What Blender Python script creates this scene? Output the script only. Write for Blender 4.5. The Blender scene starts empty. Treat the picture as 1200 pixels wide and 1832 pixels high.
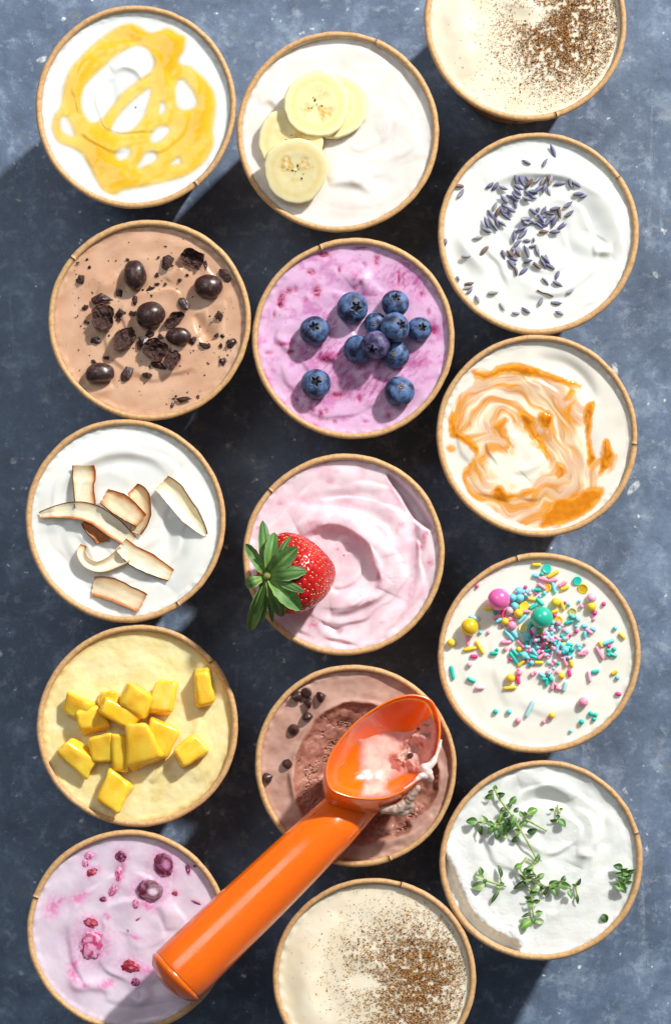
import bpy, bmesh, math, random
import numpy as np
from mathutils import Vector, Matrix, noise as mnoise

random.seed(7)
scene = bpy.context.scene
COL = scene.collection

# ------------------------------------------------------------------ scale
# one unit of the working grid is 0.264 mm: a tub rim is 360 units = 95 mm wide
S = 0.095 / 360.0
H = 290.0            # height of the tub rims above the table (77 mm)
D = 5000.0           # camera height above the rims (1.32 m)
AX, AY = 600.0, 1230.0   # where the optical axis meets the rim plane

# ------------------------------------------------------------------ camera
cam_d = bpy.data.cameras.new('camera')
cam = bpy.data.objects.new('camera', cam_d)
COL.objects.link(cam)
scene.camera = cam
cam_d.sensor_fit = 'VERTICAL'
cam_d.sensor_height = 36.0
cam_d.lens = 36.0 * D / 1832.0
cam_d.shift_y = (AY - 916.0) / 1832.0
cam_d.clip_start = 0.05
cam_d.clip_end = 50
cam.location = ((AX - 600) * S, (916 - AY) * S, (H + D) * S)

# ------------------------------------------------------------------ light
world = bpy.data.worlds.new('World')
scene.world = world
world.use_nodes = True
bg = world.node_tree.nodes['Background']
bg.inputs[0].default_value = (0.86, 0.94, 1.0, 1)
bg.inputs[1].default_value = 0.15

KEY_EL = math.radians(36)
KEY_AZ = math.radians(52)
kd = bpy.data.lights.new('key_lamp', 'AREA')
kd.shape = 'DISK'
kd.size = 0.22
kd.energy = 250
kd.color = (1.0, 0.965, 0.905)
key = bpy.data.objects.new('key_lamp', kd)
COL.objects.link(key)
kdir = Vector((math.cos(KEY_AZ) * math.cos(KEY_EL), math.sin(KEY_AZ) * math.cos(KEY_EL), math.sin(KEY_EL)))
key.location = kdir * 4.0
key.rotation_euler = (-kdir).to_track_quat('-Z', 'Y').to_euler()

fd = bpy.data.lights.new('added_overhead_fill', 'AREA')  # added soft lamp: lifts the shadows and puts a highlight on the handle
fd.shape = 'RECTANGLE'
fd.size = 0.7
fd.size_y = 0.9
fd.energy = 6.5
fd.color = (0.95, 0.98, 1.0)
fill = bpy.data.objects.new('added_overhead_fill', fd)
COL.objects.link(fill)
fill.location = (-0.55, 0.55, 1.6)
fill.rotation_euler = (-Vector(fill.location)).to_track_quat('-Z', 'Y').to_euler()

scene.view_settings.view_transform = 'Standard'
scene.view_settings.look = 'None'
scene.view_settings.gamma = 1.0
scene.view_settings.use_curve_mapping = False
scene.view_settings.exposure = 0.0
scene.render.engine = 'CYCLES'
scene.render.resolution_x = 670
scene.render.resolution_y = 1024

# ------------------------------------------------------------------ maths helpers
def s2l(c):
    c = np.asarray(c, float) / 255.0
    return np.where(c <= 0.04045, c / 12.92, ((c + 0.055) / 1.055) ** 2.4)

def lin(r, g, b):
    return tuple(s2l((r, g, b)))

_pt = {}
def pn(x, y, seed=0):
    if seed not in _pt:
        r = np.random.RandomState(seed + 11)
        a = r.rand(256) * 2 * np.pi
        _pt[seed] = (r.permutation(256), np.cos(a), np.sin(a))
    P, gx, gy = _pt[seed]
    xi = np.floor(x).astype(int); yi = np.floor(y).astype(int)
    xf = x - xi; yf = y - yi
    u = xf ** 3 * (xf * (xf * 6 - 15) + 10); v = yf ** 3 * (yf * (yf * 6 - 15) + 10)
    def g(ix, iy, dx, dy):
        h = P[(P[ix & 255] + iy) & 255]
        return gx[h] * dx + gy[h] * dy
    a = g(xi, yi, xf, yf); b = g(xi + 1, yi, xf - 1, yf)
    c = g(xi, yi + 1, xf, yf - 1); d = g(xi + 1, yi + 1, xf - 1, yf - 1)
    return ((a + u * (b - a)) + v * ((c + u * (d - c)) - (a + u * (b - a)))) * 1.5

def fbm(x, y, seed=0, o=4, gain=0.5):
    s = np.zeros_like(x, dtype=float); a = 1.0; f = 1.0
    for i in range(o):
        s += a * pn(x * f + 13.7 * i, y * f - 7.1 * i, seed + i); a *= gain; f *= 2.03
    return s

def sm(a, b, x):
    t = np.clip((x - a) / (b - a), 0, 1)
    return t * t * (3 - 2 * t)

def cr(pts, n=8, closed=False):
    P = np.asarray(pts, float); m = len(P); out = []
    rng = range(m) if closed else range(m - 1)
    for i in rng:
        if closed:
            p0, p1, p2, p3 = P[(i - 1) % m], P[i], P[(i + 1) % m], P[(i + 2) % m]
        else:
            p0, p1, p2, p3 = P[max(i - 1, 0)], P[i], P[i + 1], P[min(i + 2, m - 1)]
        for k in range(n):
            t = k / n
            out.append(0.5 * (2 * p1 + (p2 - p0) * t + (2 * p0 - 5 * p1 + 4 * p2 - p3) * t * t + (3 * p1 - p0 - 3 * p2 + p3) * t ** 3))
    if not closed:
        out.append(P[-1])
    return np.array(out)

def polyd(x, y, pts, closed=False):
    """distance, signed side and arc parameter of the nearest point on a polyline"""
    n = len(pts)
    best = np.full(x.shape, 1e9); side = np.zeros(x.shape); tp = np.zeros(x.shape)
    cnt = n if closed else n - 1
    for i in range(cnt):
        ax, ay = pts[i][0], pts[i][1]; bx, by = pts[(i + 1) % n][0], pts[(i + 1) % n][1]
        dx, dy = bx - ax, by - ay; L = dx * dx + dy * dy + 1e-9
        t = np.clip(((x - ax) * dx + (y - ay) * dy) / L, 0, 1)
        ex = x - ax - t * dx; ey = y - ay - t * dy
        d = ex * ex + ey * ey
        m = d < best
        best = np.where(m, d, best)
        side = np.where(m, np.sign(dx * ey - dy * ex), side)
        tp = np.where(m, (i + t) / cnt, tp)
    return np.sqrt(best), side, tp

def sdf(x, y, poly):
    """positive inside a closed polygon"""
    d, _, _ = polyd(x, y, poly, True)
    ins = np.zeros(x.shape, bool); n = len(poly)
    for i in range(n):
        ax, ay = poly[i]; bx, by = poly[(i + 1) % n]
        if ay == by: continue
        c = ((ay > y) != (by > y)) & (x < (bx - ax) * (y - ay) / (by - ay) + ax)
        ins ^= c
    return np.where(ins, d, -d)

def ridge(x, y, pts, w, h, n=8):
    d, s, t = polyd(x, y, cr(pts, n))
    return h * np.exp(-(d / w) ** 2) * np.sqrt(np.clip(np.sin(np.pi * np.clip(t, 0.0, 1.0)), 0, 1))

def fold(x, y, pts, wa, wb, h, n=8):
    """a lip: falls off over wa on the right-hand (image) side, over wb on the other"""
    d, s, t = polyd(x, y, cr(pts, n))
    e = np.clip(np.sin(np.pi * np.clip(t, 0, 1)), 0, 1) ** 0.9
    return 1.7 * e * h * np.where(s > 0, np.exp(-(d / (wa + 1.5)) ** 2), np.exp(-(d / wb) ** 2))

def swirl(x, y, cx, cy, lam, amp, turns=1, seed=0, rmax=150, warp=14):
    """soft spiral left by turning a spoon"""
    wx = x + warp * fbm(x / 90, y / 90, seed, 2); wy = y + warp * fbm(x / 90, y / 90, seed + 5, 2)
    r = np.hypot(wx - cx, wy - cy); a = np.arctan2(wy - cy, wx - cx)
    q = r / lam + turns * a / (2 * np.pi)
    f = q - np.floor(q)
    saw = np.where(f < .8, f / .8, (1 - f) / .2)
    saw = saw * saw * (3 - 2 * saw)
    m = sm(0.1, 0.6, .5 + .9 * pn(x / 55 + seed, y / 55, seed + 9)) * sm(rmax, rmax * .8, np.hypot(x - cx, y - cy)) * sm(lam * .3, lam * 1.1, r)
    return amp * (saw - .5) * m

def zpts(pts, ox, oy, k=3.0):
    return [(ox + p[0] / k, oy + p[1] / k) for p in pts]

def at(px, py, z):
    """point that stands above the rim-plane spot (px,py) at height z over the table"""
    f = (D + H - z) / D
    X = AX + (px - AX) * f; Y = AY + (py - AY) * f
    return np.array((X - 600.0, 916.0 - Y, z))

# ------------------------------------------------------------------ object helpers
BASE = {}
def tagit(o, label=None, cat=None, group=None, kind=None):
    if label: o['label'] = label
    if cat: o['category'] = cat
    if group: o['group'] = group
    if kind: o['kind'] = kind
    return o

def thing(name, base, label, cat, group=None):
    o = bpy.data.objects.new(name, None)
    o.empty_display_size = 0.01
    COL.objects.link(o)
    o.location = Vector(base) * S
    BASE[o] = np.array(base, float)
    return tagit(o, label, cat, group)

def mk_mesh(name, V, F, mat, col=None, smooth=True, attrs=None):
    me = bpy.data.meshes.new(name)
    V = np.asarray(V, float) * S
    me.from_pydata(V.tolist(), [], [tuple(f) for f in (F.tolist() if hasattr(F, 'tolist') else F)])
    if mat is not None: me.materials.append(mat)
    if smooth: me.polygons.foreach_set('use_smooth', [True] * len(me.polygons))
    if col is not None:
        a = me.color_attributes.new('Col', 'FLOAT_COLOR', 'POINT')
        c = np.ones((len(V), 4)); c[:, :3] = np.asarray(col)[:, :3]
        a.data.foreach_set('color', c.ravel())
    for k, v in (attrs or {}).items():
        a = me.attributes.new(k, 'FLOAT', 'POINT')
        a.data.foreach_set('value', np.asarray(v, float))
    me.update()
    return me

def obj(name, V, F, mat, base=None, parent=None, col=None, smooth=True, attrs=None):
    """one mesh object; V is in working-grid coordinates"""
    b = BASE[parent] if parent is not None else np.array(base, float)
    me = mk_mesh(name, np.asarray(V, float) - b, F, mat, col, smooth, attrs)
    o = bpy.data.objects.new(name, me)
    COL.objects.link(o)
    BASE[o] = b
    if parent is not None: o.parent = parent
    else: o.location = Vector(b) * S
    return o

def inst(name, me, loc, rot=None, scale=(1, 1, 1), parent=None):
    o = bpy.data.objects.new(name, me)
    COL.objects.link(o)
    if parent is not None:
        o.parent = parent; loc = np.asarray(loc) - BASE[parent]
    M = Matrix.Translation(Vector(loc) * S)
    if rot is not None: M = M @ rot.to_4x4()
    M = M @ Matrix.Diagonal(Vector((*scale, 1)))
    o.matrix_local = M
    return o

def grid_faces(n, m, wrap=True):
    i = np.arange(n - 1)[:, None]
    j = np.arange(m if wrap else m - 1)[None, :]
    j2 = (j + 1) % m
    a = i * m + j; b = i * m + j2; c = (i + 1) * m + j2; d = (i + 1) * m + j
    return np.stack([a, b, c, d], -1).reshape(-1, 4)

def sphere(n=24, m=32):
    th = np.linspace(0.001, np.pi - 0.001, n)[:, None]; ph = np.linspace(0, 2 * np.pi, m, endpoint=False)[None, :]
    V = np.stack([np.sin(th) * np.cos(ph), np.sin(th) * np.sin(ph), np.cos(th) + 0 * ph], -1).reshape(-1, 3)
    return V, grid_faces(n, m)

def ico(sub):
    bm = bmesh.new(); bmesh.ops.create_icosphere(bm, subdivisions=sub, radius=1)
    V = np.array([v.co[:] for v in bm.verts]); F = [[v.index for v in f.verts] for f in bm.faces]
    bm.free(); return V, F

def n3(V, f, seed=0):
    return np.array([mnoise.noise(Vector((v[0] * f + seed * 3.1, v[1] * f - seed, v[2] * f + seed * 7.7))) for v in V])

def frame(axis, up=(0, 0, 1)):
    a = np.asarray(axis, float); a = a / np.linalg.norm(a)
    u = np.asarray(up, float)
    if abs(a @ u) > 0.98: u = np.array((0, 1.0, 0))
    s = np.cross(u, a); s /= np.linalg.norm(s)
    return s, np.cross(a, s), a

def tube(P, R, m=8, caps=True):
    P = np.asarray(P, float); n = len(P); R = np.broadcast_to(np.asarray(R, float), (n,))
    V = []
    T = np.gradient(P, axis=0)
    for i in range(n):
        s, u, a = frame(T[i])
        for k in range(m):
            t = 2 * np.pi * k / m
            V.append(P[i] + R[i] * (np.cos(t) * s + np.sin(t) * u))
    F = grid_faces(n, m).tolist()
    if caps:
        F.append(list(range(m))[::-1]); F.append([(n - 1) * m + k for k in range(m)])
    return np.array(V), F

# ------------------------------------------------------------------ materials
def mat(name, color=None, rough=0.5, attr=False, sss=0.0, sss_r=(1, 0.8, 0.6), sss_s=0.001, coat=0.0, coat_r=0.1,
        spec=0.5, bump=None, mottle=None, trans=0.0, rn=None):
    """bump = (noise scale, strength, distance); mottle = (scale, colour2, low, high)"""
    m = bpy.data.materials.new(name); m.use_nodes = True
    nt = m.node_tree; N = nt.nodes; L = nt.links
    b = N['Principled BSDF']
    b.inputs['Roughness'].default_value = rough
    b.inputs['Specular IOR Level'].default_value = spec
    b.inputs['Subsurface Weight'].default_value = sss
    b.inputs['Subsurface Radius'].default_value = sss_r
    b.inputs['Subsurface Scale'].default_value = sss_s
    b.inputs['Coat Weight'].default_value = coat
    b.inputs['Coat Roughness'].default_value = coat_r
    b.inputs['Transmission Weight'].default_value = trans
    tc = N.new('ShaderNodeTexCoord')
    out = None
    if attr:
        a = N.new('ShaderNodeAttribute'); a.attribute_name = 'Col'; out = a.outputs['Color']
    else:
        b.inputs['Base Color'].default_value = (*color, 1)
    if mottle:
        nz = N.new('ShaderNodeTexNoise'); nz.inputs['Scale'].default_value = mottle[0]; nz.inputs['Detail'].default_value = 5
        L.new(tc.outputs['Object'], nz.inputs['Vector'])
        mr = N.new('ShaderNodeMapRange'); mr.inputs[1].default_value = mottle[2]; mr.inputs[2].default_value = mottle[3]
        L.new(nz.outputs['Fac'], mr.inputs[0])
        mx = N.new('ShaderNodeMix'); mx.data_type = 'RGBA'
        L.new(mr.outputs[0], mx.inputs[0])
        if out is not None: L.new(out, mx.inputs[6])
        else: mx.inputs[6].default_value = (*color, 1)
        mx.inputs[7].default_value = (*mottle[1], 1)
        out = mx.outputs[2]
    if out is not None: L.new(out, b.inputs['Base Color'])
    if rn:
        nz = N.new('ShaderNodeTexNoise'); nz.inputs['Scale'].default_value = rn[0]; nz.inputs['Detail'].default_value = 8; nz.inputs['Roughness'].default_value = .7
        L.new(tc.outputs['Object'], nz.inputs['Vector'])
        mr = N.new('ShaderNodeMapRange'); mr.inputs[1].default_value = .35; mr.inputs[2].default_value = .7; mr.inputs[3].default_value = rn[1]; mr.inputs[4].default_value = rn[2]
        L.new(nz.outputs['Fac'], mr.inputs[0]); L.new(mr.outputs[0], b.inputs['Roughness']); L.new(mr.outputs[0], b.inputs['Coat Roughness'])
    if bump:
        nz = N.new('ShaderNodeTexNoise'); nz.inputs['Scale'].default_value = bump[0]; nz.inputs['Detail'].default_value = 6
        nz.inputs['Roughness'].default_value = 0.6
        L.new(tc.outputs['Object'], nz.inputs['Vector'])
        bp = N.new('ShaderNodeBump'); bp.inputs['Strength'].default_value = bump[1]; bp.inputs['Distance'].default_value = bump[2]
        L.new(nz.outputs['Fac'], bp.inputs['Height']); L.new(bp.outputs[0], b.inputs['Normal'])
    return m

M_kraft = mat('kraft_rim', lin(212, 172, 124), 0.5, bump=(1500, 0.22, 0.0002), mottle=(620, lin(182, 136, 88), 0.42, 0.78), spec=0.35)
M_wall = mat('kraft_wall', lin(188, 148, 108), 0.7, bump=(700, 0.3, 0.0002), mottle=(260, lin(160, 120, 84), 0.4, 0.75), spec=0.3)
M_wallin = mat('kraft_inner_wall', lin(205, 172, 132), 0.5, mottle=(160, lin(222, 205, 180), 0.45, 0.65), spec=0.4)

def icemat(name, rough=0.42, bs=0.35, bscale=1500, bd=0.00022, sss=0.7, spec=0.45):
    return mat(name, None, rough, attr=True, sss=sss, sss_r=(1.0, 0.85, 0.7), sss_s=0.0034, spec=spec, bump=(bscale, bs, bd))

M_ice_smooth = icemat('ice_cream_smooth', 0.30, 0.04, 700)
M_ice = icemat('ice_cream', 0.34, 0.10, 1500)
M_ice_rough = icemat('ice_cream_coarse', 0.5, 0.28, 1500, 0.0003)
M_ice_choc = icemat('ice_cream_chocolate', 0.4, 0.16, 1400, 0.0003, sss=0.4)

# ------------------------------------------------------------------ table
def table_material():
    m = bpy.data.materials.new('slate_table'); m.use_nodes = True
    nt = m.node_tree; N = nt.nodes; L = nt.links
    b = N['Principled BSDF']
    tc = N.new('ShaderNodeTexCoord')
    def noise(scale, detail=6, rough=0.6, dist=0.0, sx=1, sy=1, rz=0):
        mp = N.new('ShaderNodeMapping'); mp.inputs['Scale'].default_value = (sx, sy, 1); mp.inputs['Rotation'].default_value = (0, 0, rz)
        L.new(tc.outputs['Object'], mp.inputs['Vector'])
        nz = N.new('ShaderNodeTexNoise'); nz.inputs['Scale'].default_value = scale; nz.inputs['Detail'].default_value = detail
        nz.inputs['Roughness'].default_value = rough; nz.inputs['Distortion'].default_value = dist
        L.new(mp.outputs[0], nz.inputs['Vector']); return nz.outputs['Fac']
    def rng(v, a, b_, lo=0.0, hi=1.0):
        r = N.new('ShaderNodeMapRange'); r.inputs[1].default_value = a; r.inputs[2].default_value = b_
        r.inputs[3].default_value = lo; r.inputs[4].default_value = hi
        L.new(v, r.inputs[0]); return r.outputs[0]
    def mix(fac, c1, c2):
        x = N.new('ShaderNodeMix'); x.data_type = 'RGBA'
        L.new(fac, x.inputs[0])
        for i, c in ((6, c1), (7, c2)):
            if isinstance(c, tuple): x.inputs[i].default_value = (*c, 1)
            else: L.new(c, x.inputs[i])
        return x.outputs[2]
    def mul(a, b_):
        x = N.new('ShaderNodeMath'); x.operation = 'MULTIPLY'; L.new(a, x.inputs[0])
        if isinstance(b_, (int, float)): x.inputs[1].default_value = b_
        else: L.new(b_, x.inputs[1])
        return x.outputs[0]
    big = noise(9, 5, 0.55, 0.6)
    mid = noise(55, 10, 0.72, 0.3)
    mid2 = noise(120, 8, 0.7, 0.2)
    fine = noise(300, 8, 0.75)
    speck = noise(210, 2, 0.5)
    chip = noise(85, 2, 0.4, 0.3)
    c = mix(rng(big, 0.32, 0.7), lin(86, 102, 127), lin(110, 130, 158))
    c = mix(rng(mid, 0.30, 0.50, 0.45, 1.0), lin(54, 65, 82), c)
    c = mix(mul(rng(mid, 0.52, 0.72), 0.65), c, lin(162, 181, 206))
    c = mix(mul(rng(mid2, 0.54, 0.74), 0.55), c, lin(184, 200, 220))
    c = mix(mul(rng(fine, 0.5, 0.75), 0.4), c, lin(58, 71, 95))
    c = mix(mul(mul(rng(speck, 0.68, 0.74), rng(mid, 0.48, 0.56)), 0.9), c, lin(236, 240, 244))
    c = mix(mul(mul(rng(chip, 0.71, 0.76), rng(fine, 0.4, 0.55)), 0.75), c, lin(232, 238, 242))
    # pale scuffs running with the brushing of the sheet
    sc = noise(60, 6, 0.6, 1.2, 1.0, 0.12, 0.5)
    sc2 = noise(60, 6, 0.6, 1.5, 0.10, 1.0, 0.2)
    c = mix(mul(mul(rng(sc, 0.64, 0.72), rng(fine, 0.42, 0.58)), 0.45), c, lin(186, 198, 214))
    c = mix(mul(mul(rng(sc2, 0.66, 0.74), rng(fine, 0.42, 0.58)), 0.45), c, lin(186, 198, 214))
    rust = noise(34, 6, 0.7, 0.3)
    c = mix(mul(rng(rust, 0.62, 0.74), 0.45), c, lin(156, 152, 130))
    L.new(c, b.inputs['Base Color'])
    L.new(rng(mid, 0.3, 0.7, 0.42, 0.62), b.inputs['Roughness'])
    b.inputs['Specular IOR Level'].default_value = 0.4
    bp = N.new('ShaderNodeBump'); bp.inputs['Strength'].default_value = 0.35; bp.inputs['Distance'].default_value = 0.0006
    L.new(fine, bp.inputs['Height']); L.new(bp.outputs[0], b.inputs['Normal'])
    return m

def build_table():
    n = 2
    V = np.array([(-3800, -4200, 0), (3800, -4200, 0), (3800, 4200, 0), (-3800, 4200, 0),
                  (-3800, -4200, -80), (3800, -4200, -80), (3800, 4200, -80), (-3800, 4200, -80)], float)
    F = [(0, 1, 2, 3), (7, 6, 5, 4), (0, 4, 5, 1), (1, 5, 6, 2), (2, 6, 7, 3), (3, 7, 4, 0)]
    o = obj('tabletop', V, F, table_material(), base=(0, 0, 0), smooth=False)
    tagit(o, 'mottled slate blue metal tabletop with pale specks and scuffs', kind='structure')
build_table()

# ------------------------------------------------------------------ tubs
RO = 180.5     # outer radius of the rim
RB = 128.0     # outer radius of the base
TUBS = {}
def make_tub(key, cx, cy, seam, label, seed, tilt=0.0):
    c = np.array((cx - 600.0, 916.0 - cy, 0.0))
    t = thing('paper_tub', c, label, 'tub', 'round kraft paper ice cream tubs')
    r = np.random.RandomState(seed)
    a2, a3, a5 = r.rand(3) * 6.28
    k2, k3 = r.uniform(0.5, 1.9), r.uniform(0.3, 0.9)
    wob = lambda p: k2 * np.cos(2 * p + a2) + k3 * np.cos(3 * p + a3) + 0.25 * np.cos(7 * p + a5)
    m = 144
    ph = np.linspace(0, 2 * np.pi, m, endpoint=False)
    # wall: outside, underside, inside
    prof = [(RO - 6.0, H - 8), (RO - 10, H - 30), (RB + 26, H * 0.52), (RB + 2, 12), (RB, 2), (RB - 3, 0), (RB - 6, 2), (RB - 8, 10), (2, 10)]
    V = []
    for (rr, z) in prof:
        q = rr + wob(ph) * (z / H)
        V.append(np.stack([c[0] + q * np.cos(ph), c[1] + q * np.sin(ph), np.full(m, z)], -1))
    V = np.concatenate(V)
    obj('wall', V, grid_faces(len(prof), m), M_wall, parent=t)
    prof = [(RO - 10.0, H - 4), (RO - 12.5, H - 30), (RB + 20, H * 0.5), (RB - 6, 14), (2, 14)]
    V = []
    for (rr, z) in prof:
        q = rr + wob(ph) * (z / H)
        V.append(np.stack([c[0] + q * np.cos(ph), c[1] + q * np.sin(ph), np.full(m, z)], -1))
    obj('inner_wall', np.concatenate(V), grid_faces(len(prof), m)[:, ::-1], M_wallin, parent=t)
    # rolled rim: starts and ends at the paper seam with a small step and gap
    n = 216; k = 14
    sa = math.radians(seam)
    gap = 0.9 / RO
    ph = sa + gap + (2 * np.pi - 2 * gap) * np.linspace(0, 1, n)
    u = np.linspace(0, 1, n)
    V = []
    nz = fbm(np.cos(ph) * 6 + seed, np.sin(ph) * 6, seed, 3) * 0.45
    dent = np.exp(-((np.minimum(u, 1 - u)) * 60) ** 2) * 0.7
    rc = RO - 5.4 + wob(ph)
    for j in range(k):
        al = 2 * np.pi * j / k
        tr = 5.1 + 0.8 * (u - 0.5) + nz * 0.6
        x = rc + nz * 0.8 + (tr + (0.5 if math.cos(al) > 0 else 0)) * math.cos(al) * 1.0
        z = H - 5.8 + tr * math.sin(al) * 1.05 - dent + nz * 0.5
        V.append(np.stack([c[0] + x * np.cos(ph), c[1] + x * np.sin(ph), z], -1))
    V = np.stack(V, 1).reshape(-1, 3)
    F = grid_faces(n, k).tolist()
    F.append(list(range(k))); F.append([(n - 1) * k + q for q in range(k)][::-1])
    obj('rim', V, F, M_kraft, parent=t)
    TUBS[key] = dict(c=c, cx=cx, cy=cy, wob=wob, t=t)
    return t

tub_list = [
    ('honey', 242.5, 190, -52, 'kraft paper tub of plain white ice cream with golden honey drizzle'),
    ('banana', 604, 235, 67, 'kraft paper tub holding the banana-topped pale ice cream'),
    ('cin_top', 940, 36, -72, 'kraft paper tub with cinnamon dusted cream cut by the top edge'),
    ('lavender', 962, 417, 35, 'kraft paper tub with purple lavender buds on white ice cream'),
    ('bean', 267, 572, 141, 'kraft paper tub of light brown ice cream with chocolate coffee beans'),
    ('blueberry', 632, 605, 110, 'kraft paper tub of magenta purple ice cream topped with blueberries'),
    ('caramel', 961, 779, -5, 'kraft paper tub with amber caramel swirled into white ice cream'),
    ('coconut', 224.5, 931, -58, 'kraft paper tub of white ice cream with toasted coconut flakes'),
    ('strawberry', 615, 992, 139, 'kraft paper tub of pale pink ice cream with a whole strawberry'),
    ('sprinkle', 964, 1169, 103, 'kraft paper tub of white ice cream with pastel sprinkles'),
    ('mango', 246, 1299, 41, 'kraft paper tub of pale yellow ice cream with mango cubes'),
    ('scoop', 636, 1370, -70, 'kraft paper tub of chocolate ice cream with the orange scoop in it'),
    ('thyme', 968, 1540, 16, 'kraft paper tub of white ice cream with green thyme sprigs'),
    ('cherry', 229, 1666, 160, 'kraft paper tub of lavender cherry ice cream under the scoop handle'),
    ('cin_bot', 669, 1750, 74, 'kraft paper tub with cinnamon dusted cream cut by the bottom edge'),
]
for i, (k_, cx, cy, sa, lb) in enumerate(tub_list):
    make_tub(k_, cx, cy, sa, lb, 20 + i)

# the glued side seam that shows on the leaning tub at the top edge
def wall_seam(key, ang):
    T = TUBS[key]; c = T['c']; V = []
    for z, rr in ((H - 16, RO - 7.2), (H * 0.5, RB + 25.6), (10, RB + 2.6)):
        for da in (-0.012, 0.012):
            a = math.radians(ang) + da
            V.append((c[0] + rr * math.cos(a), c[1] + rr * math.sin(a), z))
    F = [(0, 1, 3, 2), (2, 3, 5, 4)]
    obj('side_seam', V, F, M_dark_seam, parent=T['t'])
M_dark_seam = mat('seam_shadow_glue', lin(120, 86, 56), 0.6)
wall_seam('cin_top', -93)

# ------------------------------------------------------------------ ice cream
LEVEL = H - 10.0
HF = {}
def mixc(c0, c1, f):
    f = np.asarray(f)[..., None]
    return c0 * (1 - f) + np.asarray(c1) * f

def ice(key, hf, cf, material, label, rings=96, seg=320, level=LEVEL):
    T = TUBS[key]; c = T['c']; cx, cy = T['cx'], T['cy']
    ph = np.linspace(0, 2 * np.pi, seg, endpoint=False)
    rr = np.linspace(0.004, 1, rings) ** 0.9
    Rm = 171.0 + T['wob'](ph)
    R = rr[:, None] * Rm[None, :]
    X = cx + R * np.cos(ph)[None, :]; Y = cy - R * np.sin(ph)[None, :]
    x = X.ravel(); y = Y.ravel()
    def full(x, y):
        r = np.hypot(x - cx, y - cy)
        return level + hf(x, y) + 1.2 * sm(158, 169, r) * (1 + 1.6 * pn(x / 14, y / 14, 5)) - 1.5
    HF[key] = full
    z = full(x, y)
    V = np.stack([x - 600, 916 - y, z], -1)
    col = cf(x, y, z)
    # skirt down the wall
    b = V[-seg:].copy(); b[:, 2] -= 60
    b[:, 0] = c[0] + (b[:, 0] - c[0]) * 0.93; b[:, 1] = c[1] + (b[:, 1] - c[1]) * 0.93
    V = np.concatenate([V, b]); col = np.concatenate([col, col[-seg:]])
    F = grid_faces(rings + 1, seg)[:, ::-1].tolist()
    F.append(list(range(seg))); 
    F[-1] = F[-1][::-1]
    F.append([rings * seg + q for q in range(seg)])
    o = obj('ice_cream', V, [f[::-1] for f in F], material, base=(c[0], c[1], level - 60), col=col)
    tagit(o, label, 'ice cream', 'servings of ice cream in the tubs')
    return o

def flat(c):
    c = s2l(c)
    return lambda x, y, z=None: np.tile(c, (len(x), 1))

def surf(key, px, py):
    return float(HF[key](np.array([float(px)]), np.array([float(py)]))[0])

# --- honey base
def h_honey(x, y):
    h = 1.0 * fbm(x / 90, y / 90, 3, 2) + swirl(x, y, 230, 165, 42, 1.4, 1, 601)
    h += fold(x, y, zpts([(480, 380), (540, 350), (610, 370), (650, 420)], 40, 0), 4, 16, 2.6)
    h += ridge(x, y, zpts([(470, 420), (490, 520), (480, 600)], 40, 0), 8, -1.8)
    return h
def c_white(seed, base=(236, 238, 236), alt=(228, 231, 230)):
    def f(x, y, z):
        c = np.tile(s2l(base), (len(x), 1))
        return mixc(c, s2l(alt), np.clip(0.5 + fbm(x / 60, y / 60, seed, 3), 0, 1))
    return f
ice('honey', h_honey, c_white(1), M_ice_smooth, 'smooth bright white ice cream under a looping honey drizzle')

# --- banana base
def h_ban(x, y):
    h = 1.6 * fbm(x / 75, y / 75, 13, 2) + swirl(x, y, 640, 230, 55, 2.4, 1, 691) + 0.15 * fbm(x / 12, y / 12, 15, 2)
    h += fold(x, y, zpts([(560, 890), (640, 880), (720, 890), (800, 930)], 400, 30), 6, 22, 3.5)
    h += fold(x, y, zpts([(190, 460), (250, 440), (300, 490), (310, 520)], 400, 30), 5, 18, 2.5)
    h += fold(x, y, zpts([(820, 600), (930, 560), (1010, 640), (1050, 760)], 400, 30), 34, 14, 2.4)
    h -= 4 * sm(150, 168, np.hypot(x - 604, y - 235)) * sm(0.1, 0.9, -(y - 235) / 170 + 0.2 * pn(x / 30, y / 30, 2))
    return h
def c_ban(x, y, z):
    c = np.tile(s2l((236, 232, 228)), (len(x), 1))
    c = mixc(c, s2l((230, 224, 219)), np.clip(0.4 + fbm(x / 50, y / 50, 9, 3), 0, 1))
    sp = pn(x / 3.1, y / 3.1, 31) * pn(x / 19, y / 19, 33)
    return mixc(c, s2l((178, 160, 150)), 0.6 * sm(0.55, 0.75, sp))
ice('banana', h_ban, c_ban, M_ice, 'pale greyish white banana ice cream under banana slices')

# --- cinnamon pair
def h_cin(cx, cy, flip):
    def f(x, y):
        yy = (y - cy) * flip
        h = 1.6 * fbm(x / 80, y / 80, 21, 3)
        arc = [(cx - 95, cy + flip * 95), (cx - 118, cy + flip * 30), (cx - 112, cy - flip * 40), (cx - 60, cy - flip * 110)]
        if flip < 0: arc = arc[::-1]
        h += fold(x, y, arc, 22, 26, 5.0)
        h += ridge(x, y, [(cx - 40, cy - flip * 35), (cx - 5, cy - flip * 30), (cx + 25, cy - flip * 12)], 14, 3.5)
        return h
    return f
def c_cin(x, y, z):
    c = np.tile(s2l((236, 225, 200)), (len(x), 1))
    return mixc(c, s2l((242, 234, 214)), np.clip(0.5 + fbm(x / 70, y / 70, 17, 3), 0, 1))
def cin_tint(cx, cy, pts, c):
    return c
ice('cin_top', h_cin(940, 36, 1), c_cin, M_ice_smooth, 'ivory ice cream dusted with cinnamon at the top edge of the picture')
ice('cin_bot', h_cin(669, 1750, 1), c_cin, M_ice_smooth, 'ivory ice cream dusted with cinnamon at the bottom edge of the picture')

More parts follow.
